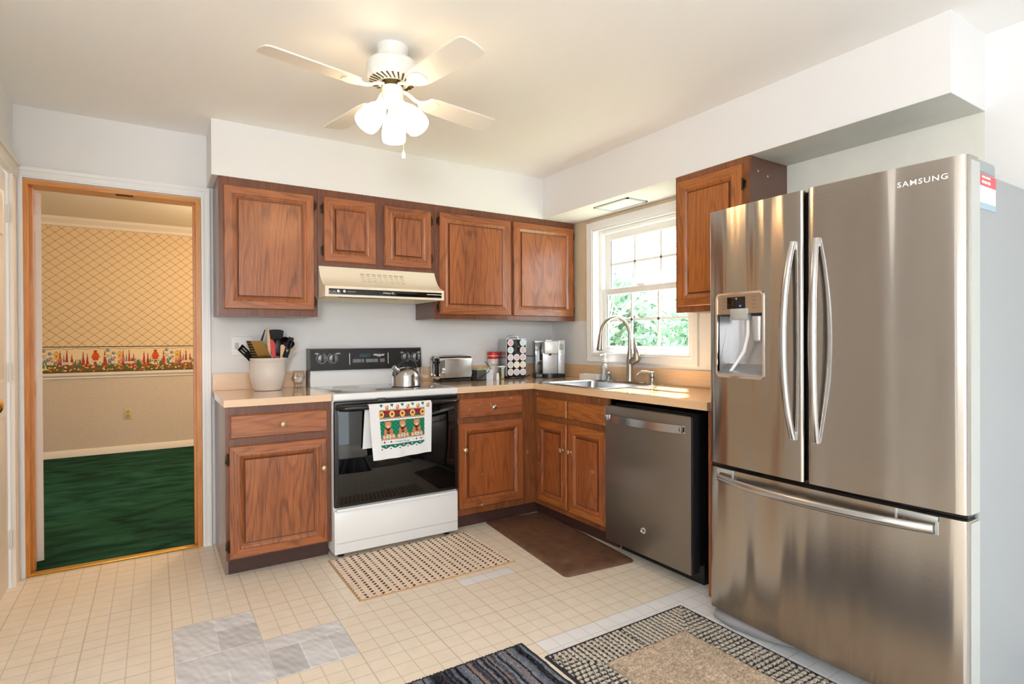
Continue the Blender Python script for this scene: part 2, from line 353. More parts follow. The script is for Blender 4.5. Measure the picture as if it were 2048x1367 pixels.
# ------------------------------------------------------------ room shell
ST = 'structure'
def sbox(name, dims, m, parent=None, bev=0, **kw):
    b = MB()
    for d in (dims if isinstance(dims[0], (tuple, list)) else [dims]): b.box(*d, bev=bev)
    o = b.build(name, m, parent, kind=(ST if parent is None else None), smooth=0, **kw); return o
WT = .12
DX0, DX1, DZ = -3.375, -2.572, 2.046        # doorway rough opening in the back wall
sbox('wall_back', [(-3.408, 0, 0, DX0, WT, H), (DX0, 0, DZ, DX1, WT, H), (DX1, 0, 0, .15, WT, H)], wall_w)
WY0, WY1, WZ0, WZ1 = -.535, -1.44, 1.105, 2.03   # window rough opening
b = MB(); b.box(0, -6.6, 0, .15, WY1, H).box(0, WY1, 0, .15, WY0, WZ0).box(0, WY1, WZ1, .15, WY0, H).box(0, WY0, 0, .15, 0, H)
WR = b.build('wall_right', wall_w, kind=ST, smooth=0)
sbox('bare_plaster', [(-.0015, -.47, 1.352, 0, -.001, 2.116), (-.0015, -1.60, 2.08, 0, -.47, 2.116)], patch_beige, WR, label='unpainted beige plaster beside the window')
sbox('grey_plaster', [(-.0015, -2.905, 1.2, 0, -2.075, 2.116)], patch_grey, WR, label='unpainted greyish plaster above the fridge')
sbox('wall_left', [(-3.53, -.12, 0, -3.408, 0.12, H), (-3.53, -.74, 2.05, -3.408, -.12, H), (-3.53, -2.9, 0, -3.408, -.74, H)], wall_w)
sbox('wall_dining', [(-6.6, -2.9, 0, -3.53, -2.78, H)], wall_w)
sbox('wall_dining_end', [(-6.72, -6.6, 0, -6.6, -5.7, H), (-6.72, -5.7, 0, -6.6, -3.5, 1.0), (-6.72, -5.7, 1.9, -6.6, -3.5, H), (-6.72, -3.5, 0, -6.6, -2.78, H)], wall_w)  # unseen end wall, its window opening sized to limit daylight on the right wall
sbox('wall_rear', [(-6.6, -6.72, 0, -5.0, -6.6, H), (-5.0, -6.72, 2.2, -2.0, -6.6, H), (-2.0, -6.72, 0, .15, -6.6, H)], wall_w)
sbox('ceiling', [(-6.72, -6.72, H, .15, 0.12, H+.1)], ceil_w)
# patio door added out of view behind the camera to let sky light in
b = MB(); 
for x in (-5.0, -3.54, -3.50, -2.06): b.box(x, -6.67, 0, x+.06, -6.62, 2.2)
b.box(-5.0, -6.67, 0, -2.0, -6.62, .08).box(-5.0, -6.67, 2.12, -2.0, -6.62, 2.2); pd = b.build('door_3', trim_w, kind=ST)
MB().box(-4.94, -6.65, .08, -2.06, -6.645, 2.12).build('glass', gl, pd)
# soffits
SO = sbox('trim_1', [(-2.539, -.327, 2.117, -.325, -.0005, H)], wall_w)
b = MB(); b.box(-.325, -2.904, 2.117, -.0005, -.0005, H); SR = b.build('trim_2', wall_w, kind=ST, smooth=0)
sbox('unpainted_board', [(-.324, -2.903, 2.1155, -.001, -2.075, 2.117)], soffit_grey, SR, label='unpainted grey underside of the soffit')
# recessed light in the soffit over the sink
t = thing('recessed_light', 'flush rectangular light set in the soffit above the kitchen window', 'light', (-.16, -.98, 2.117))
b = MB(); x0, x1, y0, y1 = -.25, -.07, -1.15, -.82
b.box(x0, y0, 2.109, x1, y0+.014, 2.1168).box(x0, y1-.014, 2.109, x1, y1, 2.1168).box(x0, y0, 2.109, x0+.014, y1, 2.1168).box(x1-.014, y0, 2.109, x1, y1, 2.1168); b.build('frame', steel_edge, t)
MB().box(x0+.014, y0+.014, 2.1115, x1-.014, y1-.014, 2.1165).build('lens', M('lens', (222, 232, 236), .4), t)

# ------------------------------------------------------------ doorway, jambs, casings, doors
b = MB()   # white casing around the doorway
b.box(-3.4075, -.018, 0, -3.370, -.0005, 2.052).box(-3.4075, -.018, 2.0521, -2.525, -.0005, 2.108).box(-2.570, -.018, 0, -2.525, -.0005, 2.052)
b.box(-3.4075, -.025, 2.088, -2.525, -.0181, 2.108).box(-2.538, -.025, 0, -2.525, -.0181, 2.0879).box(-3.386, -.022, 0, -3.378, -.0181, 2.06).box(-3.3779, -.022, 2.060, -2.562, -.0181, 2.067).box(-2.5619, -.022, 0, -2.556, -.0181, 2.067)
b.build('trim_3', trim_w, kind=ST, smooth=0)
b = MB(); b.box(-3.375, -.012, 0, -3.352, .125, 2.046).box(-2.598, -.012, 0, -2.572, .125, 2.046).box(-3.352, .045, 0, -3.340, .085, 2.02).box(-2.61, .045, 0, -2.598, .085, 2.02)
J = b.build('trim_4', honey, kind=ST, smooth=0)
MB().box(-3.352, -.012, 2.022, -2.598, .125, 2.046).build('head_jamb', honey_x, J, smooth=0)
MB().box(-2.98, .0, 2.017, -2.90, .03, 2.0225, bev=.001).build('strike_plate', hinge_m, J)
MB().box(-3.352, -.014, 0, -2.598, .03, .012, bev=.004).build('trim_5', M('brass_threshold', (206, 158, 62), .35, metal=.5, var=.15, vscale=30), kind=ST)
MB().box(-3.346, .086, .92, -3.339, .1, 1.0).build('strike_block', honey, J)
# the open white door, folded back into the next room
d2 = thing('door_2', None, None, (-3.349, .128, 0)); d2['kind'] = ST
MB().box(-3.349, .128, .03, -3.314, .88, 2.01, bev=.003).build('leaf', cream_door, d2)
for z in (.22, 1.03, 1.80): MB().cyl((-3.347, .124, z), (-3.347, .124, z+.09), .006).build('hinge', trim_w, d2)
d2.rotation_euler = (0, 0, math.radians(17))
# closet door in the left wall
d1 = thing('door_1', None, None, (-3.40, -.14, 0)); d1['kind'] = ST
LX = -3.415
SP = -1
b = MB(); b.box(LX-.03, -.735, .012, LX, -.14, 2.035, bev=.002)
for (z0, z1) in ((.22, .86), (1.02, 1.60), (1.72, 1.93)):
    for (ya, yb) in ((-.40, -.21), (-.67, -.48)):
        b.panel((LX, ya, z0), (0, 1, 0), (0, 0, 1), (1, 0, 0), yb-ya, z1-z0, [(0, 0), (0, .006), (.012, .002), (.02, .002), (.04, .008)], split=False)
b.build('leaf', cream_door, d1)
for z in (.24, 1.06, 1.84):
    b = MB(); b.box(LX, -.139, z-.045, LX+.004, -.118, z+.045, bev=.001).cyl((LX+.008, -.132, z-.045), (LX+.008, -.132, z+.045), .006, n=12); b.build('hinge', trim_w, d1)
k = MB(); k.lathe([(.004, 0), (.032, .001), (.03, .006), (.012, .01), (.011, .028), (.024, .036), (.031, .05), (.028, .064), (.014, .071), (.001, .072)], (LX, -.645, .942), 28, (1, 0, 0)).build('knob', brass, d1)
b = MB()   # closet casing
b.box(-3.4085, -.118, 0, -3.39, -.03, 2.06).box(-3.4085, -.82, 2.04, -3.385, -.03, 2.115).box(-3.4085, -.82, 0, -3.39, -.75, 2.06).box(-3.4085, -.82, 2.10, -3.375, -.02, 2.118)
b.build('trim_6', cream_door, kind=ST, smooth=0)

# ------------------------------------------------------------ the next room
FYW = 3.62; FH = 2.49
car = bpy.data.materials.new('green_carpet'); car.use_nodes = True; n = NT(car); bs = n.n['Principled BSDF']
tc = n.node('ShaderNodeTexCoord'); mp = n.node('ShaderNodeMapping', {0: tc.outputs['Object']}); mp.inputs['Scale'].default_value = (2.2, 5.5, 1)
z1 = n.node('ShaderNodeTexNoise', {0: mp.outputs[0], 'Scale': 1.6, 'Detail': 4., 'Distortion': .6}); z2 = n.node('ShaderNodeTexNoise', {0: tc.outputs['Object'], 'Scale': 260., 'Detail': 2.})
c1 = n.mix(n.ramp(z1.outputs[0], .35, .68), lin((16, 52, 40)), lin((48, 104, 82))); c1 = n.mix(n.math('MULTIPLY', z2.outputs[0], .6), c1, lin((14, 40, 32)))
n.l.new(c1, bs.inputs['Base Color']); bs.inputs['Roughness'].default_value = 1; bs.inputs['Specular IOR Level'].default_value = .1
bp = n.node('ShaderNodeBump', {'Height': z2.outputs[0], 'Strength': .6, 'Distance': .006}); n.l.new(bp.outputs[0], bs.inputs['Normal'])
MB().box(-5.2, .03, -.02, -.9, FYW, .006).build('floor', car, kind=ST, smooth=0)
wp = bpy.data.materials.new('trellis_wallpaper'); wp.use_nodes = True; n = NT(wp); bs = n.n['Principled BSDF']
tc = n.node('ShaderNodeTexCoord'); sp = n.node('ShaderNodeSeparateXYZ', {0: tc.outputs['Object']}); nz = n.node('ShaderNodeTexNoise', {0: tc.outputs['Object'], 'Scale': 55., 'Detail': 2.})
wv = n.math('MULTIPLY', n.math('SUBTRACT', nz.outputs[0], .5), .12)
X = n.math('ADD', n.math('DIVIDE', sp.outputs[0], .106), wv); Z = n.math('ADD', n.math('DIVIDE', sp.outputs[2], .088), wv)
def trell(op):
    a = n.math(op, X, Z); d = n.math('ABSOLUTE', n.math('SUBTRACT', n.math('FRACT', a), .5)); o2 = n.math('SUBTRACT' if op == 'ADD' else 'ADD', X, Z)
    bead = n.math('ABSOLUTE', n.math('SUBTRACT', n.math('FRACT', n.math('MULTIPLY', o2, 4.)), .5))
    line = n.math('GREATER_THAN', d, .465); leaf = n.math('MULTIPLY', n.math('GREATER_THAN', d, .42), n.math('LESS_THAN', bead, .15)); return line, leaf
l1, f1 = trell('ADD'); l2, f2 = trell('SUBTRACT'); L = n.math('MAXIMUM', l1, l2); F = n.math('MAXIMUM', f1, f2)
up = n.math('GREATER_THAN', sp.outputs[2], 1.15)
c = n.mix(n.math('MULTIPLY', n.math('MULTIPLY', L, up), .6), lin((226, 200, 160)), lin((190, 150, 84))); c = n.mix(n.math('MULTIPLY', n.math('MULTIPLY', F, up), .75), c, lin((140, 112, 52)))
low = n.mix(n.ramp(nz.outputs[0], .3, .7), lin((212, 196, 176)), lin((204, 186, 164)))
c = n.mix(up, low, c); n.l.new(c, bs.inputs['Base Color']); bs.inputs['Roughness'].default_value = .8
WF = MB().box(-5.2, FYW, 0, -.9, FYW+.1, FH).build('wall_far', wp, kind=ST, smooth=0)
sbox('wall_far_left', (-5.3, .12, 0, -5.2, FYW, FH), wp); sbox('wall_far_right', (-.9, .12, 0, -.8, FYW, FH), wp)
sbox('ceiling', (-5.3, .12, FH, -.8, FYW+.1, FH+.08), M('next_ceiling', (232, 222, 204), .9, bump=.4, bscale=220))
far_trim = M('far_room_trim', (236, 224, 206), .4)
b = MB(); b.prism([(FYW, 2.40), (FYW-.02, 2.405), (FYW-.03, 2.43), (FYW-.07, 2.465), (FYW-.085, 2.49), (FYW, 2.49)], -5.2, -.9, 'x').build('trim_7', far_trim, kind=ST, smooth=0)
b = MB(); b.prism([(FYW, .816), (FYW-.012, .82), (FYW-.014, .838), (FYW-.03, .855), (FYW-.032, .876), (FYW, .884)], -5.2, -.9, 'x').build('trim_8', far_trim, kind=ST, smooth=30)
b = MB(); b.prism([(FYW, 0), (FYW-.014, 0), (FYW-.014, .06), (FYW-.004, .078), (FYW, .08)], -5.2, -.9, 'x').build('baseboard_far', far_trim, kind=ST, smooth=30)
# garden border strip of the wallpaper
r = Ras(1.9, .272, .0036, (232, 208, 168)); Wd = .535
r.rect(0, .262, 2, .272, (52, 50, 46)); r.rect(0, .258, 2, .262, (226, 200, 150)); r.rect(0, 0, 2, .008, (60, 54, 40))
r.rect(0, .008, 2, .07, (104, 86, 50)); r.poly([(0, .05)]+[(u, .078+.014*math.sin(u*70)+.008*math.sin(u*190)) for u in np.arange(0, 1.95, .01)]+[(1.95, .05)], (110, 98, 60))
for u in np.arange(0, 1.9, .012): r.ell(u, .247+.004*math.sin(u*40), .005, .004, (120, 120, 80))
for k in range(-1, 5):
    o = k*Wd - .02
    def spire(u, v, h, wd, c):
        for q in range(9): r.ell(o+u, v+h*q/9, wd*(1-q/10), h/12, tuple(np.array(c)+rng.integers(-18, 18, 3)))
    for q in range(110):
        u = rng.uniform(0, Wd); r.line(o+u, .02, o+u+rng.uniform(-.02, .02), rng.uniform(.08, .145), .004, (86+rng.integers(-20, 20), 104, 60))
    for (u, h) in ((.05, .15), (.085, .13), (.395, .16), (.45, .17), (.49, .12)): spire(u, .07, h, .016, (168, 62, 50))
    spire(.235, .07, .16, .02, (176, 60, 60)); spire(.425, .07, .12, .012, (96, 110, 130)); spire(.52, .06, .07, .012, (90, 96, 120))
    # red birdhouse
    r.rect(o+.13, .12, o+.18, .17, (196, 70, 34)).poly([(o+.115, .15), (o+.195, .15), (o+.178, .2), (o+.135, .2)], (210, 84, 36)); r.rect(o+.14, .2, o+.17, .232, (190, 64, 32)); r.rect(o+.118, .118, o+.192, .126, (226, 200, 170)); r.rect(o+.15, .06, o+.158, .118, (140, 70, 40)); r.rect(o+.115, .075, o+.135, .1, (232, 222, 200)); r.rect(o+.17, .075, o+.19, .1, (232, 222, 200))
    for (u, v) in ((.262, .228), (.312, .198), (.278, .12), (.30, .135)): r.ell(o+u, v, .017, .016, (96, 124, 140)); r.ell(o+u+.004, v+.003, .007, .006, (180, 200, 206))
    # yellow birdhouse
    r.rect(o+.345, .135, o+.385, .19, (222, 178, 84)).poly([(o+.333, .185), (o+.397, .185), (o+.365, .225)], (196, 140, 60)); r.poly([(o+.340, .186), (o+.390, .186), (o+.365, .215)], (228, 186, 92)); r.ell(o+.365, .172, .006, .006, (84, 56, 30))
    for (u, v) in ((.385, .12), (.36, .105), (.32, .15), (.4, .14)): r.ell(o+u, v, .014, .012, (206, 112, 104))
    for q in range(150):
        u, v = rng.uniform(0, Wd), rng.uniform(.012, .088); r.ell(o+u, v, .0075, .006, [(206, 84, 40), (238, 226, 176), (226, 178, 70), (150, 60, 34), (96, 96, 44)][rng.integers(0, 5)])
    r.rect(o+.232, .155, o+.29, .178, (84, 66, 50)); r.rect(o+.234, .157, o+.288, .176, (236, 222, 192))
    r.rect(o+.288, .085, o+.346, .112, (84, 66, 50)); r.rect(o+.29, .087, o+.344, .11, (236, 222, 192))
    r.rect(o+.405, .085, o+.50, .108, (84, 66, 50)); r.rect(o+.407, .087, o+.498, .106, (236, 222, 192))
P = np.stack([-4.0+r.U, np.full(r.U.shape, FYW-.0012), .884+r.V], -1)
BD = grid('wallpaper_border', P, r.a, vcol('border_print', .8), WF)
ink = M('brown_ink', (66, 46, 34), .7)
for k in range(0, 4):
    o = -4.0 + k*Wd - .02
    if o > -2.3: continue
    for s_, u, v, sz in (('IRIS', .261, .1665, .019), ('LILY', .317, .0985, .022), ('HOLLYHOCK', .4525, .0965, .015)):
        if -3.95 < o+u: text('lettering', s_, sz, (o+u, FYW-.0016, .884+v), (1, 0, 0), (0, 0, 1), ink, BD, ext=.0001)
t = thing('wall_outlet', 'beige duplex outlet low on the far room wall under the chair rail', 'outlet', (-3.05, FYW, .42))
MB().box(-3.085, FYW-.006, .36, -3.015, FYW-.0002, .48, bev=.003).build('plate', M('ivory_plate', (206, 184, 130), .4), t)
b = MB()
for z in (.397, .443): b.cyl((-3.05, FYW-.006, z), (-3.05, FYW-.0095, z), .016, n=16)
b.build('socket', M('ivory_socket', (170, 146, 96), .4), t)
# ------------------------------------------------------------ window over the sink
w1 = thing('window_1', None, None, (0, -.985, 1.04)); w1['kind'] = ST
b = MB()
def ring_yz(b, y0, z0, y1, z1, wd, x0, x1, bev=0):
    b.box(x0, y0, z0, x1, y0+wd, z1, bev).box(x0, y1-wd, z0, x1, y1, z1, bev).box(x0, y0+wd, z0, x1, y1-wd, z0+wd, bev).box(x0, y0+wd, z1-wd, x1, y1-wd, z1, bev)
# moulded picture-frame casing, mitred
def casing(b, y0, z0, y1, z1, prof):
    rs = []
    for ins, ht in prof: rs.append([(-ht, y0+ins, z0+ins), (-ht, y1-ins, z0+ins), (-ht, y1-ins, z1-ins), (-ht, y0+ins, z1-ins)])
    b.loft(rs, False, False)
casing(b, -1.503, 1.040, -.466, 2.087, [(0, 0), (0, .018), (.008, .022), (.016, .019), (.045, .014), (.052, .017), (.062, .011), (.069, .011), (.069, -.004)])
b.build('casing', trim_w, w1, smooth=30)
b = MB(); casing(b, -1.438, 1.107, -.537, 2.028, [(0, .0), (0, -.13)]); b.box(.0, -1.44, 1.099, .13, -.53, 1.105); b.build('jamb_liner', trim_w, w1, smooth=0)
b = MB(); ring_yz(b, -1.4375, 1.1075, -.5375, 2.0275, .0285, .05, .12, .003); b.build('frame', white_pl, w1, smooth=0)
def sash(name, z0, z1, x0, x1, wd, wb, wt):
    b = MB(); y0, y1 = -1.408, -.568
    b.box(x0, y0, z0, x1, y0+wd, z1, .004).box(x0, y1-wd, z0, x1, y1, z1, .004).box(x0, y0+wd, z0, x1, y1-wd, z0+wb, .004).box(x0, y0+wd, z1-wt, x1, y1-wd, z1, .004)
    s = b.build(name, white_pl, w1, smooth=0); xm = (x0+x1)/2
    MB().box(xm-.002, y0+wd, z0+wb, xm+.002, y1-wd, z1-wt).build('glass', gl, s)
    b = MB(); ya, yb = y0+wd, y1-wd
    for k in (1, 2): y = ya+(yb-ya)*k/3; b.box(xm-.006, y-.008, z0+wb, xm+.004, y+.008, z1-wt)
    zz = (z0+wb+z1-wt)/2; b.box(xm-.006, ya, zz-.008, xm+.004, yb, zz+.008); b.build('muntins', white_pl, s)
    b = MB(); ring_yz(b, y0+wd, z0+wb-.004, y1-wd, z1-wt+.004, .003, xm-.009, xm-.004); b.build('gasket', dark_gr, s); return s
sash('lower_sash', 1.118, 1.585, .056, .086, .038, .042, .045)
sash('upper_sash', 1.548, 2.0, .088, .116, .05, .038, .05)
MB().box(.048, -1.0, 1.585, .066, -.93, 1.6, .003).build('sash_lock', white_pl, w1)

# ------------------------------------------------------------ outdoors beyond the window
MB().box(.15, -14, -.9, 40, 30, -.8).build('ground', M('pale_grass', (150, 158, 120), 1, var=.3, vscale=2), smooth=0, kind=ST)
leafm = [M('evergreen_leaves_%d' % k, c_, .8) for k, c_ in enumerate([(150, 178, 158), (166, 190, 168), (132, 162, 146)])]
def shrub(label, x, y, z, rx, ry, rz, nl=2600):
    t = thing('evergreen_shrub', label, 'shrub', (x, y, -.8), 'evergreen shrubs outside the window')
    b = MB(); b.tube([(x, y, -.8), (x+.05, y, z-.3), (x, y+.1, z+rz*.5)], [.09, .07, .03], 8).build('trunk', M('shrub_bark', (120, 108, 96), .9), t)
    c = rng.normal(size=(nl, 3)); c /= np.linalg.norm(c, axis=1)[:, None]; c *= (rng.uniform(.35, 1, (nl, 1))**.5)*(1+.18*np.sin(c[:, :1]*7+c[:, 1:2]*5))
    c = c*np.array([rx, ry, rz])+np.array([x, y, z]); a = rng.normal(size=(nl, 3)); a /= np.linalg.norm(a, axis=1)[:, None]; q = np.cross(a, rng.normal(size=(nl, 3))); q /= np.linalg.norm(q, axis=1)[:, None]
    s_ = rng.uniform(.06, .14, (nl, 1)); v = np.stack([c-a*s_, c+q*s_*.45, c+a*s_, c-q*s_*.45], 1).reshape(-1, 3) - np.array(org(t))
    me = bpy.data.meshes.new('foliage'); me.from_pydata(v.tolist(), [], [(4*i, 4*i+1, 4*i+2, 4*i+3) for i in range(nl)])
    for m_ in leafm: me.materials.append(m_)
    me.polygons.foreach_set('material_index', rng.integers(0, 3, nl).astype('i')); o = bpy.data.objects.new('foliage', me); COL.objects.link(o); o.parent = t
shrub('dense evergreen shrub seen through the lower left panes', 5.0, 5.2, .8, 1.4, 1.6, 1.7, 9000)
shrub('evergreen shrub seen through the middle panes behind bare branches', 9.0, 4.6, .9, 1.6, 1.9, 2.0, 9000)
shrub('evergreen shrub nearest the wall cabinet side of the window', 7.4, .4, .6, 1.3, 1.4, 1.5, 6500)
bark = M('pale_bark', (190, 182, 172), .9)
def bare_tree(label, x, y, seed, lean, hgt):
    rg = random.Random(seed); t = thing('bare_tree', label, 'tree', (x, y, -.8), 'bare trees outside the window'); b = MB()
    def br(p, d, L, r, lv):
        pts = [p]; d = d.normalized()
        for k in range(5):
            d = (d + Vector((rg.uniform(-.2, .2), rg.uniform(-.2, .2), rg.uniform(-.06, .16)))).normalized(); pts.append(pts[-1]+d*L/5)
        b.tube(pts, [r*(1-.13*k) for k in range(6)], 6)
        if lv < 3:
            for k in range(4 if lv else 6):
                q = pts[rg.randint(2, 5)]; dd = Vector((rg.uniform(-1, 1), rg.uniform(-1, 1), rg.uniform(-.2, 1))); br(q, d*.6+dd, L*rg.uniform(.5, .8), r*.5, lv+1)
    br(Vector((x, y, -.8)), Vector(lean), hgt, .05, 0); b.build('branches', bark, t, smooth=60)
bare_tree('bare pale tree outside the left half of the window', 3.6, 2.7, 3, (.0, .1, 1), 2.4)
bare_tree('bare pale tree outside the right half of the window', 4.2, 1.3, 8, (-.1, -.2, 1), 2.2)
bare_tree('bare pale tree standing farther back outside the window', 5.6, 5.0, 14, (.1, .0, 1), 3.0)

# ------------------------------------------------------------ cabinets
DOOR = [(0, 0), (0, .014), (.004, .019), (.042, .019), (.048, .021), (.055, .018), (.066, .010), (.072, .009), (.074, .015)]
DRAW = [(0, 0), (0, .012), (.005, .018)]
UPX = ((1, 0, 0), (0, 0, 1), (0, -1, 0))      # faces on the back wall run
UPY = ((0, -1, 0), (0, 0, 1), (-1, 0, 0))     # faces on the right wall run
def door(name, parent, P0, ax, w_, h_, mats, prof=DOOR, **kw):
    global SP
    SP = .042 if prof is DOOR else -1
    b = MB(); b.panel(P0, ax[0], ax[1], ax[2], w_, h_, prof, split=True); return b.build(name, list(mats)+[groove], parent, smooth=0, **kw)
def hinge(parent, p, N, U):
    p, N, U = Vector(p), Vector(N), Vector(U); b = MB()
    b.cyl(p+N*.012-Vector((0, 0, .024)), p+N*.012+Vector((0, 0, .024)), .0045, n=10)
    a = p-U*.013; c = p+U*.003+N*.006; b.box(a.x, a.y, a.z-.02, c.x, c.y, c.z+.02 if c.z != a.z else a.z+.02, bev=.0015)
    for s in (-1, 1): b.sphere(p+N*.012+Vector((0, 0, s*.027)), .005, n=8)
    b.build('hinge', hinge_m, parent)
def knob(parent, p, N, m=old_brass, plate=False):
    b = MB(); b.lathe([(.009, 0), (.009, .002), (.005, .006), (.006, .014), (.014, .02), (.015, .026), (.01, .031), (.001, .032)], p, 18, N); k = b.build('knob', m, parent)
    if plate:
        N = Vector(N); b = MB(); U = Vector((0, 0, 1)).cross(N)
        for s in (-1, 1):
            b = MB()
            for q, rr in ((.024, .0045), (.036, .003), (.047, .004), (.058, .0025), (.066, .002)): b.sphere(Vector(p)+Vector((0, 0, s*q))+N*.0008, rr, n=8)
            b.build('backplate_mark', M('faded_gilt', (150, 108, 58), .5, metal=.3), parent)
F = -.325
# wall cabinets on the back wall
t = thing('wall_cabinet', 'tall oak wall cabinet with a single door, left of the range hood', 'cabinet', (-2.24, -.16, 1.351))
b = MB(); b.mat(1).box(-2.507, F+.018, 1.353, -1.981, -.001, 2.116); b.mat(0).box(-2.507, F, 1.351, -1.981, F+.018, 2.116); b.build('body', [frame_br, side_br], t, smooth=0)
door('door', t, (-2.482, F, 1.39), UPX, .479, .679, [oak_v, oak_hx])
for z in (2.01, 1.44): hinge(t, (-1.999, F, z), (0, -1, 0), (-1, 0, 0))
t = thing('wall_cabinet', 'short two-door oak wall cabinet above the range hood', 'cabinet', (-1.6, -.16, 1.66))
b = MB(); b.mat(1).box(-1.979, F+.018, 1.66, -1.221, -.001, 2.116); b.mat(0).box(-1.979, F, 1.658, -1.221, F+.018, 2.116); b.build('body', [frame_br, side_br], t, smooth=0)
door('door', t, (-1.946, F, 1.687), UPX, .32, .385, [oak_v, oak_hx]); door('door', t, (-1.569, F, 1.683), UPX, .322, .383, [oak_v, oak_hx])
for z in (2.0, 1.75):
    hinge(t, (-1.951, F, z), (0, -1, 0), (1, 0, 0)); hinge(t, (-1.242, F, z), (0, -1, 0), (-1, 0, 0))
t = thing('wall_cabinet', 'wide two-door oak wall cabinet in the corner beside the window', 'cabinet', (-.62, -.16, 1.351))
b = MB(); b.mat(1).box(-1.219, F+.018, 1.353, -.022, -.001, 2.116); b.mat(0).box(-1.219, F, 1.351, -.022, F+.018, 2.116); b.build('body', [frame_br, side_br], t, smooth=0)
door('door', t, (-1.186, F, 1.384), UPX, .565, .685, [oak_v, oak_hx]); door('door', t, (-.598, F, 1.384), UPX, .556, .685, [oak_v, oak_hx])
for z in (2.01, 1.43):
    hinge(t, (-1.191, F, z), (0, -1, 0), (1, 0, 0)); hinge(t, (-.037, F, z), (0, -1, 0), (-1, 0, 0))
# wall cabinet beside the window
t = thing('wall_cabinet', 'narrow oak wall cabinet between the window and the fridge', 'cabinet', (-.16, -1.84, 1.355))
b = MB(); b.mat(1).box(-.307, -2.07, 1.36, -.001, -1.61, 2.116); b.mat(0).box(-.325, -2.07, 1.357, -.307, -1.61, 2.116); b.build('body', [frame_2, side_br], t, smooth=0)
door('door', t, (-.325, -1.632, 1.39), UPY, .405, .69, [oak('oak_amber_vertical', (176, 104, 44), (104, 56, 20), 'z'), oak('oak_amber_horizontal', (176, 104, 44), (104, 56, 20), 'y')])
for z in (1.98, 1.46): hinge(t, (-.325, -2.042, z), (-1, 0, 0), (0, 1, 0))
for (x, z) in ((-.25, 2.05), (-.17, 2.035)): MB().cyl((x, -2.07, z), (x, -2.0708, z), .006, n=10).build('screw_hole', M('raw_wood_filler', (214, 180, 140), .8), t)

# base cabinets
G = -.613
t = thing('base_cabinet', 'oak base cabinet with one drawer and one door, left of the range', 'cabinet', (-2.25, -.3, 0))
b = MB(); b.mat(1).box(-2.505, G+.018, .098, -1.984, -.001, .8745).box(-2.505, -.54, 0, -2.49, -.001, .098); b.mat(0).box(-2.507, G, .096, -1.984, G+.018, .8745); b.build('body', [frame_br, M('cabinet_end_panel', (128, 108, 102), .28, var=.12, vscale=5, coat=.3)], t, smooth=0)
MB().box(-2.49, -.54, 0, -1.984, -.525, .097).build('toe_kick', toe_br, t, smooth=0)
d = door('drawer', t, (-2.486, G, .714), UPX, .48, .117, oak_hx and [oak_hx, oak_hx], DRAW); knob(d, (-2.238, G-.018, .772), (0, -1, 0))
d = door('door', t, (-2.492, G, .106), UPX, .484, .568, [oak_v, oak_hx]); knob(d, (-2.03, G-.019, .515), (0, -1, 0), plate=True)
for z in (.61, .17): hinge(t, (-2.497, G, z), (0, -1, 0), (1, 0, 0))
t = thing('base_cabinet', 'oak base cabinet with one drawer and one door, right of the range', 'cabinet', (-.92, -.3, 0))
b = MB(); b.mat(1).box(-1.219, G+.018, .098, -.612, -.001, .8745); b.mat(0).box(-1.219, G, .096, -.612, G+.018, .8745); b.build('body', [frame_2, side_br], t, smooth=0)
MB().box(-1.219, -.54, 0, -.535, -.525, .097).build('toe_kick', toe_br, t, smooth=0)
d = door('drawer', t, (-1.193, G, .716), UPX, .475, .12, [oak_h2x, oak_h2x], DRAW); knob(d, (-.95, G-.018, .774), (0, -1, 0), nickel)
d = door('door', t, (-1.197, G, .139), UPX, .483, .541, [oak_v2, oak_h2x]); knob(d, (-1.16, G-.019, .516), (0, -1, 0), plate=True)
t = thing('base_cabinet', 'oak sink base cabinet with two doors and two false drawer fronts', 'cabinet', (-.3, -1.0, 0))
b = MB(); b.mat(1).box(-.594, -1.366, .098, -.001, -.614, .72); b.mat(0).box(-.612, -1.366, .096, -.594, -.6125, .8745); b.build('body', [frame_2, side_br], t, smooth=0)
MB().box(-.54, -1.366, 0, -.525, -.541, .097).build('toe_kick', toe_br, t, smooth=0)
SPB = [oak_v2, oak_h2y]
for (ya, wd) in ((-.668, .322), (-1.008, .345)): door('false_drawer', t, (-.612, ya, .712), UPY, wd, .112, [oak_h2y, oak_h2y], DRAW)
d = door('door', t, (-.612, -.672, .133), UPY, .318, .54, SPB); knob(d, (-.631, -.958, .51), (-1, 0, 0), plate=True)
d = door('door', t, (-.612, -1.012, .131), UPY, .342, .545, SPB); knob(d, (-.631, -1.04, .512), (-1, 0, 0), plate=True)
MB().box(-.61, -2.068, 0, -.001, -2.05, .8745).build('cabinet_end_panel', oak_v2, smooth=0, label='narrow oak end panel standing between the dishwasher and the fridge', cat='panel')

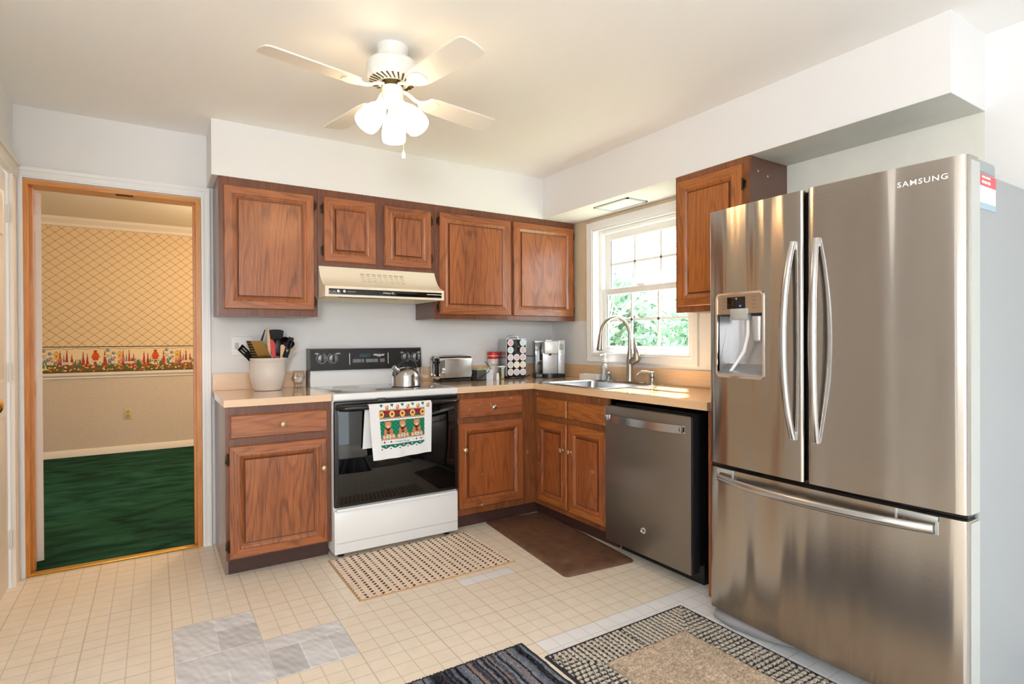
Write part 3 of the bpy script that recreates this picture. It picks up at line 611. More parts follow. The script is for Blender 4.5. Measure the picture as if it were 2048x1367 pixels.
# countertops
t = thing('countertop', 'short tan laminate countertop left of the range', 'countertop', (-2.25, -.3, .876))
MB().box(-2.517, -.64, .876, -1.984, -.001, .914, bev=.002).build('slab', lamin, t, smooth=0)
MB().box(-2.517, -.020, .914, -1.984, -.001, 1.016, bev=.002).build('backsplash', lamin, t, smooth=0)
t = thing('countertop', 'L-shaped tan laminate countertop holding the sink and coffee machine', 'countertop', (-.6, -.3, .876))
b = MB(); b.mat(0).box(-1.217, -.64, .876, -.64, -.001, .914)
b.mat(1).box(-.64, -.66, .876, -.001, -.001, .914).box(-.64, -2.066, .876, -.001, -1.27, .914).box(-.64, -1.27, .876, -.57, -.66, .914).box(-.05, -1.27, .876, -.001, -.66, .914)
b.build('slab', [lamin, lamin_y], t, smooth=0)
b = MB(); b.mat(0).box(-1.217, -.020, .914, -.001, -.001, 1.016, bev=.002); b.mat(1).box(-.020, -2.066, .914, -.001, -.02, 1.016, bev=.002); b.build('backsplash', [lamin, lamin_y], t, smooth=0)
# black board behind the dishwasher, its colour standing in for shade in the gap
MB().box(-.06, -2.045, .1, -.003, -1.37, .87).build('gap_shade_board', black_pl, t, smooth=0)

# ------------------------------------------------------------ range hood
t = thing('range_hood', 'cream range hood with a black control strip under the short wall cabinet', 'range hood', (-1.6, -.2, 1.47))
hx0, hx1 = -1.976, -1.224
prof = [(-.002, 1.657), (-.335, 1.657)] + [(-.335-.145*(1-math.cos(a*PI/2/7)), 1.650-.12*math.sin(a*PI/2/7)) for a in range(1, 8)]
prof = [(-.002, 1.656), (-.333, 1.656), (-.345, 1.63), (-.365, 1.598), (-.39, 1.57), (-.425, 1.545), (-.465, 1.53), (-.482, 1.527), (-.482, 1.466), (-.47, 1.466), (-.47, 1.50), (-.002, 1.50)]
MB().prism(prof, hx0, hx1, 'x').build('shell', bisque, t, smooth=25)
b = MB(); b.box(hx0, -.47, 1.466, hx0+.012, -.002, 1.50).box(hx1-.012, -.47, 1.466, hx1, -.002, 1.50).box(hx0, -.014, 1.466, hx1, -.002, 1.50); b.build('lip', bisque, t, smooth=0)
MB().box(-1.80, -.40, 1.488, -1.40, -.10, 1.4995, bev=.003).build('filter', M('filter_mesh', (120, 114, 104), .5, metal=.6), t)
MB().box(hx0+.02, -.485, 1.479, hx1-.018, -.482, 1.512, bev=.001).build('control_strip', black_gl, t)
for x in (-1.905, -1.870): MB().cyl((x, -.484, 1.497), (x, -.496, 1.497), .009, .008).build('knob', chrome, t)
for x in (hx0+.026, hx1-.024): MB().sphere((x, -.485, 1.496), .004, n=10).build('screw', chrome, t)
text('lettering', 'Deluxe 90', .016, (-1.60, -.4852, 1.497), (1, 0, 0), (0, 0, 1), text_w, t, shear=.3)
text('lettering', 'FAN', .007, (-1.925, -.4852, 1.497), (1, 0, 0), (0, 0, 1), text_w, t); text('lettering', 'LIGHT OFF ON', .007, (-1.825, -.4852, 1.496), (1, 0, 0), (0, 0, 1), text_w, t)
MB().box(-1.345, -.4858, 1.497, -1.245, -.4850, 1.501).build('pinstripe', bisque, t)
for k in range(8):   # louvre groups on the sloping face
    b = MB(); x0 = -1.733+k*.0365
    for q in range(5):
        f = q/4; y = -.352-.018*f-.02*f*f; z = 1.618-.050*f
        b.box(x0, y-.0030, z-.0035, x0+.026, y+.012, z+.0035, bev=.001)
    b.build('louvre', bisque_dk, t)

# ------------------------------------------------------------ range
t = thing('range', 'white electric range with a black glass oven door and black control panel', 'stove', (-1.6, -.35, 0))
R0, R1 = -1.979, -1.223
MB().box(R0, -.64, .03, R1, -.025, .885, bev=.003).build('body', white_en, t)
for x in (R0+.05, R1-.05):
    for y in (-.60, -.08): MB().cyl((x, y, 0), (x, y, .031), .018, n=12).build('foot', black_pl, t)
MB().box(R0-.002, -.668, .878, R1+.002, -.075, .915, bev=.006, seg=3).build('cooktop_frame', white_en, t)
ct = MB().box(R0+.03, -.635, .9145, R1-.03, -.10, .9168, bev=.001).build('cooktop_glass', M('cooktop_glass', (150, 152, 156), .04, spec=.9, var=.05, vscale=300), t)
burn = M('burner_print', (84, 84, 88), .1, spec=.3)
for (x, y, r_) in ((-1.79, -.50, .105), (-1.40, -.50, .085), (-1.79, -.24, .08), (-1.40, -.24, .1)):
    MB().lathe([(r_, 0), (r_, .0004)], (x, y, .9167), 40).build('burner', burn, t)
b = MB(); b.prism([(-.03, .915), (-.095, .915), (-.088, 1.02), (-.03, 1.02)], R0+.004, R1-.004, 'x', bev=.004).build('backguard', white_en, t)
for x0, x1 in ((R0, R0+.006), (R1-.006, R1)): MB().prism([(-.005, .905), (-.085, .905), (-.09, 1.02), (-.112, 1.025), (-.100, 1.158), (-.005, 1.158)], x0, x1, 'x').build('end_cap', M('endcap_grey', (70, 72, 76), .3, metal=.5), t, smooth=0)
MB().prism([(-.03, 1.016), (-.108, 1.018), (-.096, 1.155), (-.03, 1.158)], R0+.006, R1-.006, 'x').build('control_panel', M('panel_black', (26, 26, 28), .3, var=.2, vscale=40), t, smooth=0)
PN = Vector((0, -.137, -.012)).normalized(); PV = Vector((0, .012, .137)).normalized()
def pp(x, z, off=.0): s_ = (z-1.018)/.137; return Vector((x, -.108+.012*s_, z)) + PN*off
for kx, kz in ((-1.905, 1.095), (-1.835, 1.095), (-1.335, 1.095), (-1.262, 1.095)):
    b = MB(); b.lathe([(.026, 0), (.025, .010), (.020, .013), (.001, .013)], pp(kx, kz), 24, PN)
    k = b.build('knob', M('knob_grey', (140, 142, 146), .35, metal=.4), t)
    MB().box(kx-.0045, -.122-.01, kz-.022, kx+.0045, -.108, kz+.022, bev=.002).build('pointer', black_pl, k)
    b = MB()
    for q in range(16):
        a = math.radians(-60+q*300/15) + PI/2*0; a = math.radians(120+ q*300/15); b.box(kx+.032*math.cos(a)-.0019, pp(kx, kz+.031*math.sin(a)).y-.0006, kz+.032*math.sin(a)-.0019, kx+.032*math.cos(a)+.0019, pp(kx, kz+.031*math.sin(a)).y+.001, kz+.032*math.sin(a)+.0019)
    b.build('dial_mark', text_w, t)
for kx, s_ in ((-1.935, 'OFF'), (-1.80, 'HIGH'), (-1.365, 'OFF'), (-1.235, 'HIGH')): text('lettering', s_, .011, pp(kx, 1.125, .0006), (1, 0, 0), PV, text_w, t, bold=.0003)
for x in (-1.727, -1.465): MB().box(x-.0015, -.1095, 1.05, x+.0015, -.098, 1.125).build('divider_line', text_w, t)
MB().box(-1.66, -.1045, 1.098, -1.585, -.099, 1.120).build('clock_display', M('display_dark', (34, 58, 62), .2, emit=.25), t)
text('lettering', '2:57', .017, pp(-1.607, 1.109, .0022), (1, 0, 0), PV, cyan_led, t, bold=.0003)
text('lettering', 'Whirlpool', .018, pp(-1.53, 1.112, .001), (1, 0, 0), PV, text_w, t, bold=.0006, shear=.3)
b = MB(); b.tube([pp(-1.555, 1.118, .001), pp(-1.535, 1.102, .001), pp(-1.52, 1.101, .001), pp(-1.50, 1.120, .001)], .0012, 6).build('logo_swoosh', text_w, t)
kg = M('key_grey', (120, 124, 126), .5)
for x, wd in ((-1.705, .053), (-1.647, .016), (-1.618, .05), (-1.565, .028), (-1.52, .03)):
    b = MB(); b.box(x, -.1062, 1.064, x+wd, -.100, 1.086).build('key_pad', kg, t)
for x, s_ in ((-1.678, 'BAKE BROIL CLEAN'), (-1.593, 'TIMER  v  ^'), (-1.551, 'TIME'), (-1.505, 'START OFF')): text('lettering', s_, .006, pp(x, 1.075, .0022), (1, 0, 0), PV, text_w, t)
b = MB(); b.box(R0, -.668, .288, R1, -.642, .873, bev=.006, seg=3); od = b.build('oven_door', black_pl, t)
MB().box(R0+.022, -.670, .305, R1-.022, -.667, .842, bev=.002).build('oven_glass', black_gl, od)
b = MB(); b.tube([(R0+.012, -.676, .838), (R0+.03, -.7, .838), (R0+.06, -.716, .838), (-1.6, -.722, .838), (R1-.06, -.716, .838), (R1-.03, -.7, .838), (R1-.012, -.676, .838)], .0135, 14).build('handle', M('handle_black', (20, 20, 22), .22), od)
b = MB(); b.box(R0+.01, -.672, .853, R1-.01, -.668, .868, bev=.001).build('vent_trim', M('vent_dark', (12, 12, 14), .2), od)
MB().box(-1.735, -.6745, .862, -1.69, -.666, .882, bev=.001).build('latch', M('latch_grey', (66, 68, 70), .4), t)
b = MB(); b.box(R0, -.662, .03, R1, -.64, .268, bev=.004).box(R0+.01, -.672, .262, R1-.008, -.655, .280, bev=.003); b.build('storage_drawer', white_en, t)
MB().box(R0+.012, -.6635, .088, R1-.004, -.6615, .092).build('crease', M('crease', (190, 192, 194), .4), t)

# towel on the oven handle
tw_m = vcol('towel_cotton', .95, bump=.5, bscale=700, spec=.05, sheen=.3)
Lf, Lt, Lb, Wt = .285, .05, .235, .376
r = Ras(Wt, Lf+Lt+Lb, .0021, (232, 234, 238))
A0, A1, top = .055, .328, Lb+Lt+Lf     # v grows from the hem of the back layer over the bar down to the front hem
def FV(z): return top - z              # z measured up from the front hem
V0 = .056
def rr(u0, z0, u1, z1, c): r.rect(u0, FV(z1), u1, FV(z0), c)
def pl(pts, c): r.poly([(u, FV(z)) for u, z in pts], c)
def el(u, z, a, c_, col): r.ell(u, FV(z), a, c_, col)
GRN, MAR, TAN = (20, 104, 80), (110, 30, 36), (206, 150, 108)
for q in range(61):   # scalloped green hem
    u = A0+(A1-A0)*q/60; dz = .012*abs(math.sin((u-A0)/(A1-A0)*PI*5)); rr(u-.003, V0+.012-dz, u+.003, V0+.02, (30, 112, 88))
for k in range(5): el(A0+.027+.055*k, V0+.012, .004, .003, (240, 240, 236)); el(A0+.0+.055*k, V0-.002, .006, .003, (60, 44, 54))
for u in (.0, .04, .075, .2, .24, .268): el(A0+u, V0+.034, .002, .002, (50, 44, 60))
for u in (.02, .06, .22, .252): el(A0+u, V0+.034, .006, .006, (176, 90, 60)); el(A0+u, V0+.034, .002, .002, (60, 40, 30))
def check(z0, h_, n_=38):
    rr(A0, z0, A1, z0+h_, (84, 20, 26))
    for k in range(0, n_, 2): w0 = (A1-A0)/n_; rr(A0+w0*k, z0+h_/2, A0+w0*(k+1), z0+h_, (226, 214, 196)); rr(A0+w0*(k+1), z0, A0+w0*(k+2), z0+h_/2, (226, 214, 196))
check(V0+.046, .008)
rr(A0, V0+.054, A1, V0+.152, GRN)
for i in range(22):
    for j in range(8):
        if (i+j) % 2: rr(A0+i*.0125, V0+.054+j*.0125, A0+(i+1)*.0125, V0+.054+min((j+1)*.0125, .098), (36, 140, 104))
for k in range(3):    # three seated teddy bears
    c = A0+.048+.088*k; z = V0+.05
    el(c, z+.03, .021, .03, TAN); el(c-.027, z+.012, .012, .014, TAN); el(c+.027, z+.014, .012, .014, TAN); el(c-.027, z+.012, .006, .008, (236, 190, 150)); el(c+.027, z+.014, .006, .008, (236, 190, 150))
    el(c-.018, z+.038, .008, .02, (190, 130, 90)); el(c+.018, z+.038, .008, .02, (190, 130, 90))
    rr(c-.014, z+.006, c+.014, z+.022, (206, 220, 226)); el(c, z+.014, .003, .004, (40, 40, 60)); el(c, z+.036, .01, .008, (96, 54, 30)); el(c+.003, z+.04, .006, .004, (160, 60, 40))
    pl([(c-.016, z+.062), (c+.016, z+.062), (c+.006, z+.046), (c-.008, z+.044)], (78, 26, 30))
    el(c-.013, z+.092, .007, .008, (196, 96, 80)); el(c+.013, z+.092, .007, .008, (196, 96, 80)); el(c, z+.077, .0175, .018, TAN); el(c, z+.069, .008, .007, (238, 200, 164)); el(c-.006, z+.08, .0018, .002, (30, 20, 20)); el(c+.006, z+.08, .0018, .002, (30, 20, 20)); el(c, z+.0715, .0024, .0018, (50, 26, 20))
check(V0+.16, .007); rr(A0, V0+.167, A1, V0+.205, (128, 30, 44))
for k in range(4): c = A0+.045+.062*k; el(c, V0+.175, .014, .008, (48, 92, 60)); el(c, V0+.192, .012, .008, (150, 34, 60))
check(V0+.205, .007)
for k in range(5): c = A0+.012+.0625*k; el(c, V0+.186, .0165, .0185, (226, 170, 92)); el(c, V0+.186, .0135, .0155, (240, 196, 120)); el(c, V0+.186, .0075, .0085, (110, 66, 34)); el(c, V0+.186, .003, .0035, (150, 100, 50))
for k in range(5):
    c = A0+.015+.0625*k; z = V0+.236; el(c-.004, z, .005, .0055, (22, 120, 92)); el(c+.004, z, .005, .0055, (22, 120, 92)); pl([(c-.009, z-.001), (c+.009, z-.001), (c, z-.012)], (22, 120, 92))
    c += .031; el(c, z-.014, .010, .012, (196, 134, 84)); el(c, z-.008, .006, .007, (236, 190, 130)); el(c+.006, z-.006, .004, .004, (150, 70, 40))
# drape
cy_, cz_, rb = -.722, .838, .0165
hh_, ww_ = r.U.shape; S = r.V; P = np.zeros((hh_, ww_, 3)); u = r.U/Wt
th = np.clip((S-Lb)/Lt, 0, 1)*PI
back = S < Lb; front = S > Lb+Lt
yb = cy_+rb*np.cos(th); zb = cz_+rb*np.sin(th); fall_b = np.where(back, Lb-S, 0); fall_f = np.where(front, S-Lb-Lt, 0)
P[..., 0] = -1.808+r.U + np.where(back, -.012-.01*fall_b/Lb, 0) + np.where(front, (.0215*(1-u))*(fall_f/Lf)**1.3, 0)
P[..., 1] = yb + fall_b*.06 - np.where(front, .004+.010*np.sin(u*PI*1.4+.4)*fall_f/Lf*1.2 + .004*np.sin(u*19)*(fall_f/Lf), 0) + .0025*np.sin(u*8)*np.where(back, 1, 0)
P[..., 2] = zb - fall_b*.998 - fall_f - np.where(front, .010*(1-u)*fall_f/Lf, 0) + np.where(back, .006*u, 0)
TO = grid('dish_towel', P, r.a, tw_m, None, label='white dish towel printed with teddy bears and sunflowers, hung over the oven handle', cat='towel')
sm = TO.modifiers.new('thick', 'SOLIDIFY'); sm.thickness = .0022; sm.offset = 0
zt = cz_-(Lf-(V0+.034)) - .006
text('lettering', 'Country Friends', .0135, (-1.620, -.7545, cz_-Lf+V0+.030), (1, 0, 0), (0, .0, 1), M('towel_ink', (90, 84, 96), .8), TO, ext=.0002, shear=.25)
# ------------------------------------------------------------ dishwasher
t = thing('dishwasher', 'dark slate dishwasher with a bar handle under the countertop', 'dishwasher', (-.35, -1.68, 0))
MB().box(-.575, -1.965, .10, -.08, -1.385, .845).build('tub', black_pl, t, smooth=0)
MB().box(-.535, -1.965, 0, -.50, -1.385, .10).build('kick_plate', black_pl, t, smooth=0)
b = MB(); b.mat(1).box(-.632, -1.978, .077, -.582, -1.374, .835, bev=.002).mat(0).box(-.646, -1.977, .075, -.631, -1.373, .837, bev=.003); dd = b.build('door', [slate, M('door_edge_black', (34, 34, 38), .4)], t)
MB().box(-.640, -1.972, .832, -.586, -1.379, .8395, bev=.001).build('control_strip', M('worn_control_strip', (70, 66, 64), .3, metal=.6, var=.6, vscale=30), t)
pts = [(-.65-.034*(1-abs(2*k/10-1)**2.5), -1.395-.545*k/10, .772) for k in range(11)]
b = MB(); rings = []
for x, y, z in pts: rings.append([(x-.008, y, z-.020), (x-.008, y, z+.020), (x+.004, y, z+.020), (x+.004, y, z-.020)])
rings[0] = [(a+.012 if a < -.655 else a, b_, c_) for a, b_, c_ in rings[0]]
b.loft(rings); b.box(-.668, -1.94, .756, -.645, -1.92, .788, bev=.004).box(-.668, -1.412, .756, -.645, -1.392, .788, bev=.004); b.build('handle', steel_h, dd, smooth=30)
b = MB(); b.lathe([(.0175, 0), (.0175, .002), (.0145, .0035), (.0145, .002), (.001, .002)], (-.646, -1.665, .205), 30, (-1, 0, 0)); em = b.build('emblem', chrome, dd)
text('lettering', 'GE', .017, (-.6485, -1.665, .205), (0, -1, 0), (0, 0, 1), M('emblem_dark', (60, 56, 54), .3), em, shear=.3, bold=.0003)

# ------------------------------------------------------------ refrigerator
FC, FHW, FX0, BOW = -2.662, .455, -.804, .022
def fx(y): return FX0 - BOW*(1-((y-FC)/FHW)**2)
t = thing('refrigerator', 'large stainless steel french-door refrigerator with a bottom freezer drawer', 'refrigerator', (-.4, FC, 0))
MB().box(-.716, -3.113, .035, -.03, -2.211, 1.712, bev=.004).build('cabinet', fridge_side, t)
for y in (-3.08, -2.25):
    for x in (-.66, -.1): MB().cyl((x, y, 0), (x, y, .036), .02, n=12).build('foot', black_pl, t)
b = MB(); b.tube([(-.725, -2.215, .035), (-.765, -2.225, .032), (-.772, -2.30, .030), (-.765, -2.45, .036), (-.74, -2.60, .045)], [.018, .024, .026, .022, .012], 10, flat=1.).build('base_grille', M('base_grey', (150, 150, 152), .45), t)
def bowed(b, ya, yb, z0, z1, hole=None, rc=.012, back=-.728):
    ny = 22; prof = [(back, ya), (fx(ya)+rc+.004, ya)]
    for k in range(1, 4): a = PI/2*k/4; prof.append((fx(ya)+rc*(1-math.sin(a))+.002*(1-k/4), ya-rc*(1-math.cos(a))))
    yl = [ya-rc+ (yb+2*rc-ya)*k/ny for k in range(ny+1)]
    if hole:
        for hv in (hole[0], hole[1]): i = min(range(len(yl)), key=lambda q: abs(yl[q]-hv)); yl[i] = hv
    i0 = len(prof)
    prof += [(fx(y), y) for y in yl]
    for k in range(3, 0, -1): a = PI/2*k/4; prof.append((fx(yb)+rc*(1-math.sin(a))+.002*(1-k/4), yb+rc*(1-math.cos(a))))
    prof += [(fx(yb)+rc+.004, yb), (back, yb)]
    zs = [z0, z1] if not hole else [z0, hole[2], hole[3], z1]
    vs = [[b.bm.verts.new((x, y, z)) for x, y in prof] for z in zs]; n_ = len(prof)
    for j in range(len(zs)-1):
        for i in range(n_-1):
            if hole and j == 1 and hole[1] - 1e-6 <= prof[i+1][1] and prof[i][1] <= hole[0] + 1e-6 and i >= i0: continue
            b.face([vs[j][i], vs[j][i+1], vs[j+1][i+1], vs[j+1][i]])
        b.face([vs[j][n_-1], vs[j][0], vs[j+1][0], vs[j+1][n_-1]])
    b.face(list(reversed(vs[0]))); b.face(vs[-1]); return b
HY0, HY1, HZ0, HZ1 = -2.251, -2.475, 1.056, 1.395
b = MB(); bowed(b, -2.209, -2.634, .690, 1.748, (HY0, HY1, HZ0, HZ1)); LD = b.build('left_door', steel, t, smooth=35)
b = MB(); bowed(b, -2.648, -3.115, .690, 1.750); RD = b.build('right_door', steel, t, smooth=35)
b = MB(); bowed(b, -2.209, -3.115, .074, .672); FD = b.build('freezer_drawer', steel, t, smooth=35)
b = MB(); b.box(-.79, -2.646, .70, -.73, -2.636, 1.745).box(-.775, -3.105, .673, -.72, -2.22, .689); b.build('door_gasket', black_pl, t, smooth=0)
# door side trims seen from the right
b = MB(); b.box(-.785, -3.1175, .69, -.722, -3.1152, 1.735).box(-.785, -3.1175, .078, -.722, -3.1152, .665); b.build('side_trim', M('pale_side_trim', (196, 200, 196), .35, metal=.5), t, smooth=0)
b = MB(); b.prism([(-.735, 1.712), (-.735, 1.745), (-.70, 1.75), (-.60, 1.75), (-.588, 1.742), (-.585, 1.712)], -3.113, -3.06, 'y', bev=.004).build('hinge_cover', M('hinge_cover_grey', (150, 156, 160), .5), t)
b = MB(); b.prism([(-.735, 1.712), (-.735, 1.745), (-.70, 1.75), (-.60, 1.75), (-.588, 1.742), (-.585, 1.712)], -2.264, -2.211, 'y', bev=.004).build('hinge_cover', M('hinge_cover_grey', (150, 156, 160), .5), t)
def vhandle(parent, y, z0, z1, ys):
    n_ = 16; p = []
    for k in range(n_+1):
        f = k/n_; a = 1-abs(2*f-1)**2.2; p.append((fx(y)-.006-.046*a, y+ys*.012*a, z0+(z1-z0)*f))
    b = MB(); rings = []
    for k, q in enumerate(p):
        wd = .0150-.003*abs(2*k/n_-1); dp = .010; dz = Vector((0, 0, 0))
        rings.append([(q[0]+dp*math.cos(a), q[1]+wd*math.sin(a), q[2]) for a in [2*PI*i/14 for i in range(14)]])
    b.loft(rings); b.build('handle', steel_h, parent, smooth=50)
    MB().box(fx(y)-.012, y-.011, z0-.004, fx(y)+.004, y+.011, z0+.03, bev=.004).box(fx(y)-.012, y-.011, z1-.03, fx(y)+.004, y+.011, z1+.004, bev=.004).build('handle_mount', steel_edge, parent)
vhandle(LD, -2.598, .842, 1.565, 1); vhandle(RD, -2.684, .842, 1.565, -1)
b = MB(); rings = []; n_ = 18
for k in range(n_+1):
    f = k/n_; y = -2.262+(-3.035+2.262)*f; a = 1-abs(2*f-1)**2.4; x = fx(y)-.008-.045*a; rings.append([(x+.010*math.cos(q), y, .632+.0155*math.sin(q)) for q in [2*PI*i/14 for i in range(14)]])
b.loft(rings); b.build('handle', steel_h, FD, smooth=50)
for ya, yb in ((-2.255, -2.335), (-2.93, -3.045)):
    b = MB(); b.box(fx((ya+yb)/2)-.004, yb, .655, fx((ya+yb)/2)+.006, ya, .671, bev=.001).box(fx(yb)-.004, yb, .615, fx(yb)+.004, yb+.008, .671, bev=.001).box(fx(ya)-.004, ya-.006, .630, fx(ya)+.004, ya, .671, bev=.001); b.build('handle_mount', steel_edge, FD)
# logo
text('lettering', 'SAMSUNG', .0235, (fx(-3.003)-.0008, -3.003, 1.694), Vector((-(fx(-2.95)-fx(-3.05))*1., -.1, 0)).normalized(), (0, 0, 1), text_w, RD, bold=.0002, sx=1.12)
# dispenser
b = MB(); fr_ = rrect(HY1-.004, HZ0-.004, HY0+.004, HZ1+.004, .022); fi = rrect(HY1+.004, HZ0+.004, HY0-.004, HZ1-.004, .016)
b.loft([[(fx(y)+.004, y, z) for y, z in fr_], [(fx(y)-.004, y, z) for y, z in fr_], [(fx(y)-.004, y, z) for y, z in fi], [(fx(y)+.012, y, z) for y, z in fi]], False, False)
DS = b.build('dispenser_bezel', chrome, LD, smooth=30)
gm = M('dispenser_recess', (186, 186, 188), .3, metal=.7)
b = MB(); yL, yR = HY0-.004, HY1+.004
rec = [(fx(-2.36)+.006, HZ0), (fx(-2.36)+.006, HZ0+.012), (-.735, HZ0+.05), (-.730, 1.312)]
vs = [[b.bm.verts.new((x, y, z)) for x, z in rec] for y in (yL, yR)]
for i in range(3): b.face([vs[0][i], vs[1][i], vs[1][i+1], vs[0][i+1]])
for s_, y in ((0, yL), (1, yR)): v5 = b.bm.verts.new((fx(y)+.006, y, 1.312)); b.face(vs[s_]+[v5])
b.build('recess', gm, LD, smooth=0)
MB().box(-.79, yR, 1.305, -.74, yL, 1.318).build('recess_ceiling', dark_gr, LD, smooth=0)
b = MB(); z0 = 1.312; poly = [(y, z) for y, z in rrect(yR, 1.16, yL, HZ1-.004, .016) if z > z0+.001]; poly = [(yL, z0)] + [p for p in poly] + [(yR, z0)]
b.loft([[(fx(y)+.010, y, z) for y, z in poly], [(fx(y)-.0015, y, z) for y, z in poly]]); b.build('control_panel', M('control_panel_steel', (184, 168, 150), .3, metal=.9), LD, smooth=0)
MB().box(fx(-2.35)-.003, -2.418, 1.333, fx(-2.35)+.004, -2.308, 1.381, bev=.001).build('display', black_gl, LD)
text('lettering', '°F', .010, (fx(-2.36)-.0035, -2.352, 1.372), (0, -1, 0), (0, 0, 1), text_w, LD); text('lettering', '38', .010, (fx(-2.36)-.0035, -2.370, 1.343), (0, -1, 0), (0, 0, 1), M('blue_led', (110, 130, 240), .5, emit=.8), LD)
for y0 in (-2.290, -2.433):
    for z in (1.376, 1.362, 1.348, 1.334): text('lettering', 'FREEZER' if y0 > -2.4 else 'WATER', .0045, (fx(y0)-.002, y0, z), (0, -1, 0), (0, 0, 1), text_g, LD)
b = MB(); b.box(fx(-2.36)-.006, -2.405, 1.288, fx(-2.36)+.02, -2.325, 1.333, bev=.002); b.build('spout_button', steel_edge, LD)
b = MB(); b.tube([(-.79, -2.385, 1.29), (-.775, -2.375, 1.23), (-.765, -2.35, 1.16), (-.785, -2.30, 1.075)], [.007, .008, .008, .007], 10).build('water_lever', M('lever_white', (226, 228, 230), .25), LD)
b = MB(); b.loft([[(-.785+.024*math.cos(a)*k1, -2.430+.028*math.sin(a)*k1, z) for a in [2*PI*i/16 for i in range(16)]] for z, k1 in ((1.30, 1.), (1.24, .85), (1.205, .75), (1.20, .5))]); b.build('ice_chute', M('chute_grey', (200, 200, 202), .2, metal=.6), LD)
# service sticker on the side
SY = -3.1136
MB().box(-.714, SY-.0006, 1.602, -.588, SY, 1.7065).build('sticker', M('sticker_white', (238, 238, 240), .4), t, smooth=0)
MB().box(-.714, SY-.0012, 1.672, -.588, SY-.0007, 1.7065).build('sticker_header', M('sticker_red', (206, 70, 78), .4), t, smooth=0)
MB().box(-.714, SY-.0012, 1.602, -.588, SY-.0007, 1.621).build('sticker_footer', M('sticker_blue', (150, 182, 196), .4), t, smooth=0)
text('lettering', 'SALES & SERVICE', .009, (-.668, SY-.0014, 1.698), (1, 0, 0), (0, 0, 1), text_w, t, bold=.0003)
text('lettering', '443-803-4373', .012, (-.668, SY-.0014, 1.683), (1, 0, 0), (0, 0, 1), text_w, t, bold=.0005)

# ------------------------------------------------------------ sink and faucet
stn = M('sink_steel', (196, 198, 200), .22, metal=1.)
t = thing('kitchen_sink', 'stainless steel drop-in single bowl sink under the window', 'sink', (-.31, -.965, .80))
b = MB(); def_ = [((-.585, -1.285, -.035, -.645), .03, .914), ((-.582, -1.282, -.038, -.648), .03, .9195), ((-.560, -1.262, -.125, -.668), .05, .9185), ((-.553, -1.255, -.132, -.675), .05, .910), ((-.545, -1.247, -.140, -.683), .06, .76), ((-.505, -1.21, -.175, -.72), .06, .735)]
b.loft([[(x, y, z) for x, y in rrect(*d, r_)] for d, r_, z in def_], False, True); b.build('bowl', stn, t, smooth=35)
MB().lathe([(.045, 0), (.042, .003), (.02, .001), (.001, .001)], (-.33, -.965, .7345), 24).build('drain', chrome, t)
t = thing('kitchen_faucet', 'brushed nickel gooseneck pull-down faucet behind the sink', 'faucet', (-.088, -1.0, .919))
MB().prism(rrect(-.118, -1.135, -.055, -.865, .03), .9185, .926, bev=.003).build('deck_plate', nickel, t)
b = MB(); b.lathe([(.027, 0), (.0255, .01), (.0225, .03), (.021, .06), (.0215, .10), (.024, .125), (.021, .16), (.0165, .19), (.0135, .22)], (-.088, -1.0, .926), 28); b.build('body', nickel, t)
arc = [(-.088, -1.0, 1.14), (-.088, -1.0, 1.22)] + [(-.088-.118*(1-math.cos(a)), -1.0+.012*(1-math.cos(a)), 1.235+.122*math.sin(a)) for a in [PI*k/18 for k in range(1, 18)]] + [(-.325, -.976, 1.235)]
b = MB(); b.tube(arc, .0125, 16, up=(0, 1, 0)); b.build('spout', nickel, t, smooth=60)
b = MB(); b.tube([(-.325, -.976, 1.24), (-.327, -.976, 1.22), (-.331, -.976, 1.18), (-.335, -.976, 1.14)], [.0145, .0155, .0185, .0225], 18, up=(0, 1, 0)); sh = b.build('spray_head', nickel, t, smooth=60)
MB().cyl((-.335, -.976, 1.1405), (-.3352, -.976, 1.136), .020).build('nozzle', dark_gr, sh)
b = MB(); b.tube([(-.088, -1.0, 1.045), (-.083, -1.018, 1.06), (-.075, -1.045, 1.075)], [.021, .027, .025], 16); b.tube([(-.074, -1.043, 1.065), (-.072, -1.052, 1.085), (-.072, -1.050, 1.12), (-.072, -1.035, 1.155), (-.072, -1.028, 1.195), (-.072, -1.022, 1.21)], [.024, .027, .021, .013, .009, .005], 14); b.build('lever', nickel, t, smooth=60)
t = thing('soap_dispenser', 'small brushed nickel built-in soap pump at the right end of the sink', 'soap dispenser', (-.09, -1.205, .919))
b = MB(); b.lathe([(.021, 0), (.021, .006), (.0165, .012), (.0150, .03), (.0165, .042)], (-.09, -1.205, .9185), 24).build('base', nickel, t)
MB().lathe([(.013, 0), (.013, .007)], (-.09, -1.205, .9605), 20).build('collar', black_pl, t)
b = MB(); b.lathe([(.0165, 0), (.0165, .022), (.013, .03), (.001, .032)], (-.09, -1.205, .9675), 24); b.tube([(-.09, -1.205, .985), (-.12, -1.19, .997), (-.15, -1.175, 1.000), (-.172, -1.164, .992), (-.182, -1.158, .978)], [.008, .008, .0075, .007, .006], 12); b.build('pump_head', nickel, t)
t = thing('soap_bottle', 'clear plastic hand soap bottle with a white pump behind the sink', 'bottle', (-.085, -.745, .914))
b = MB(); b.lathe([(.028, 0), (.031, .006), (.031, .09), (.026, .112), (.014, .125), (.014, .135)], (-.085, -.745, .9145), 24).build('bottle', clear('blue_clear_plastic', (.92, .95, .98)), t)
MB().lathe([(.024, 0), (.024, .05), (.001, .052)], (-.085, -.745, .919), 20).build('liquid', M('liquid_soap', (200, 214, 226), .2), t)
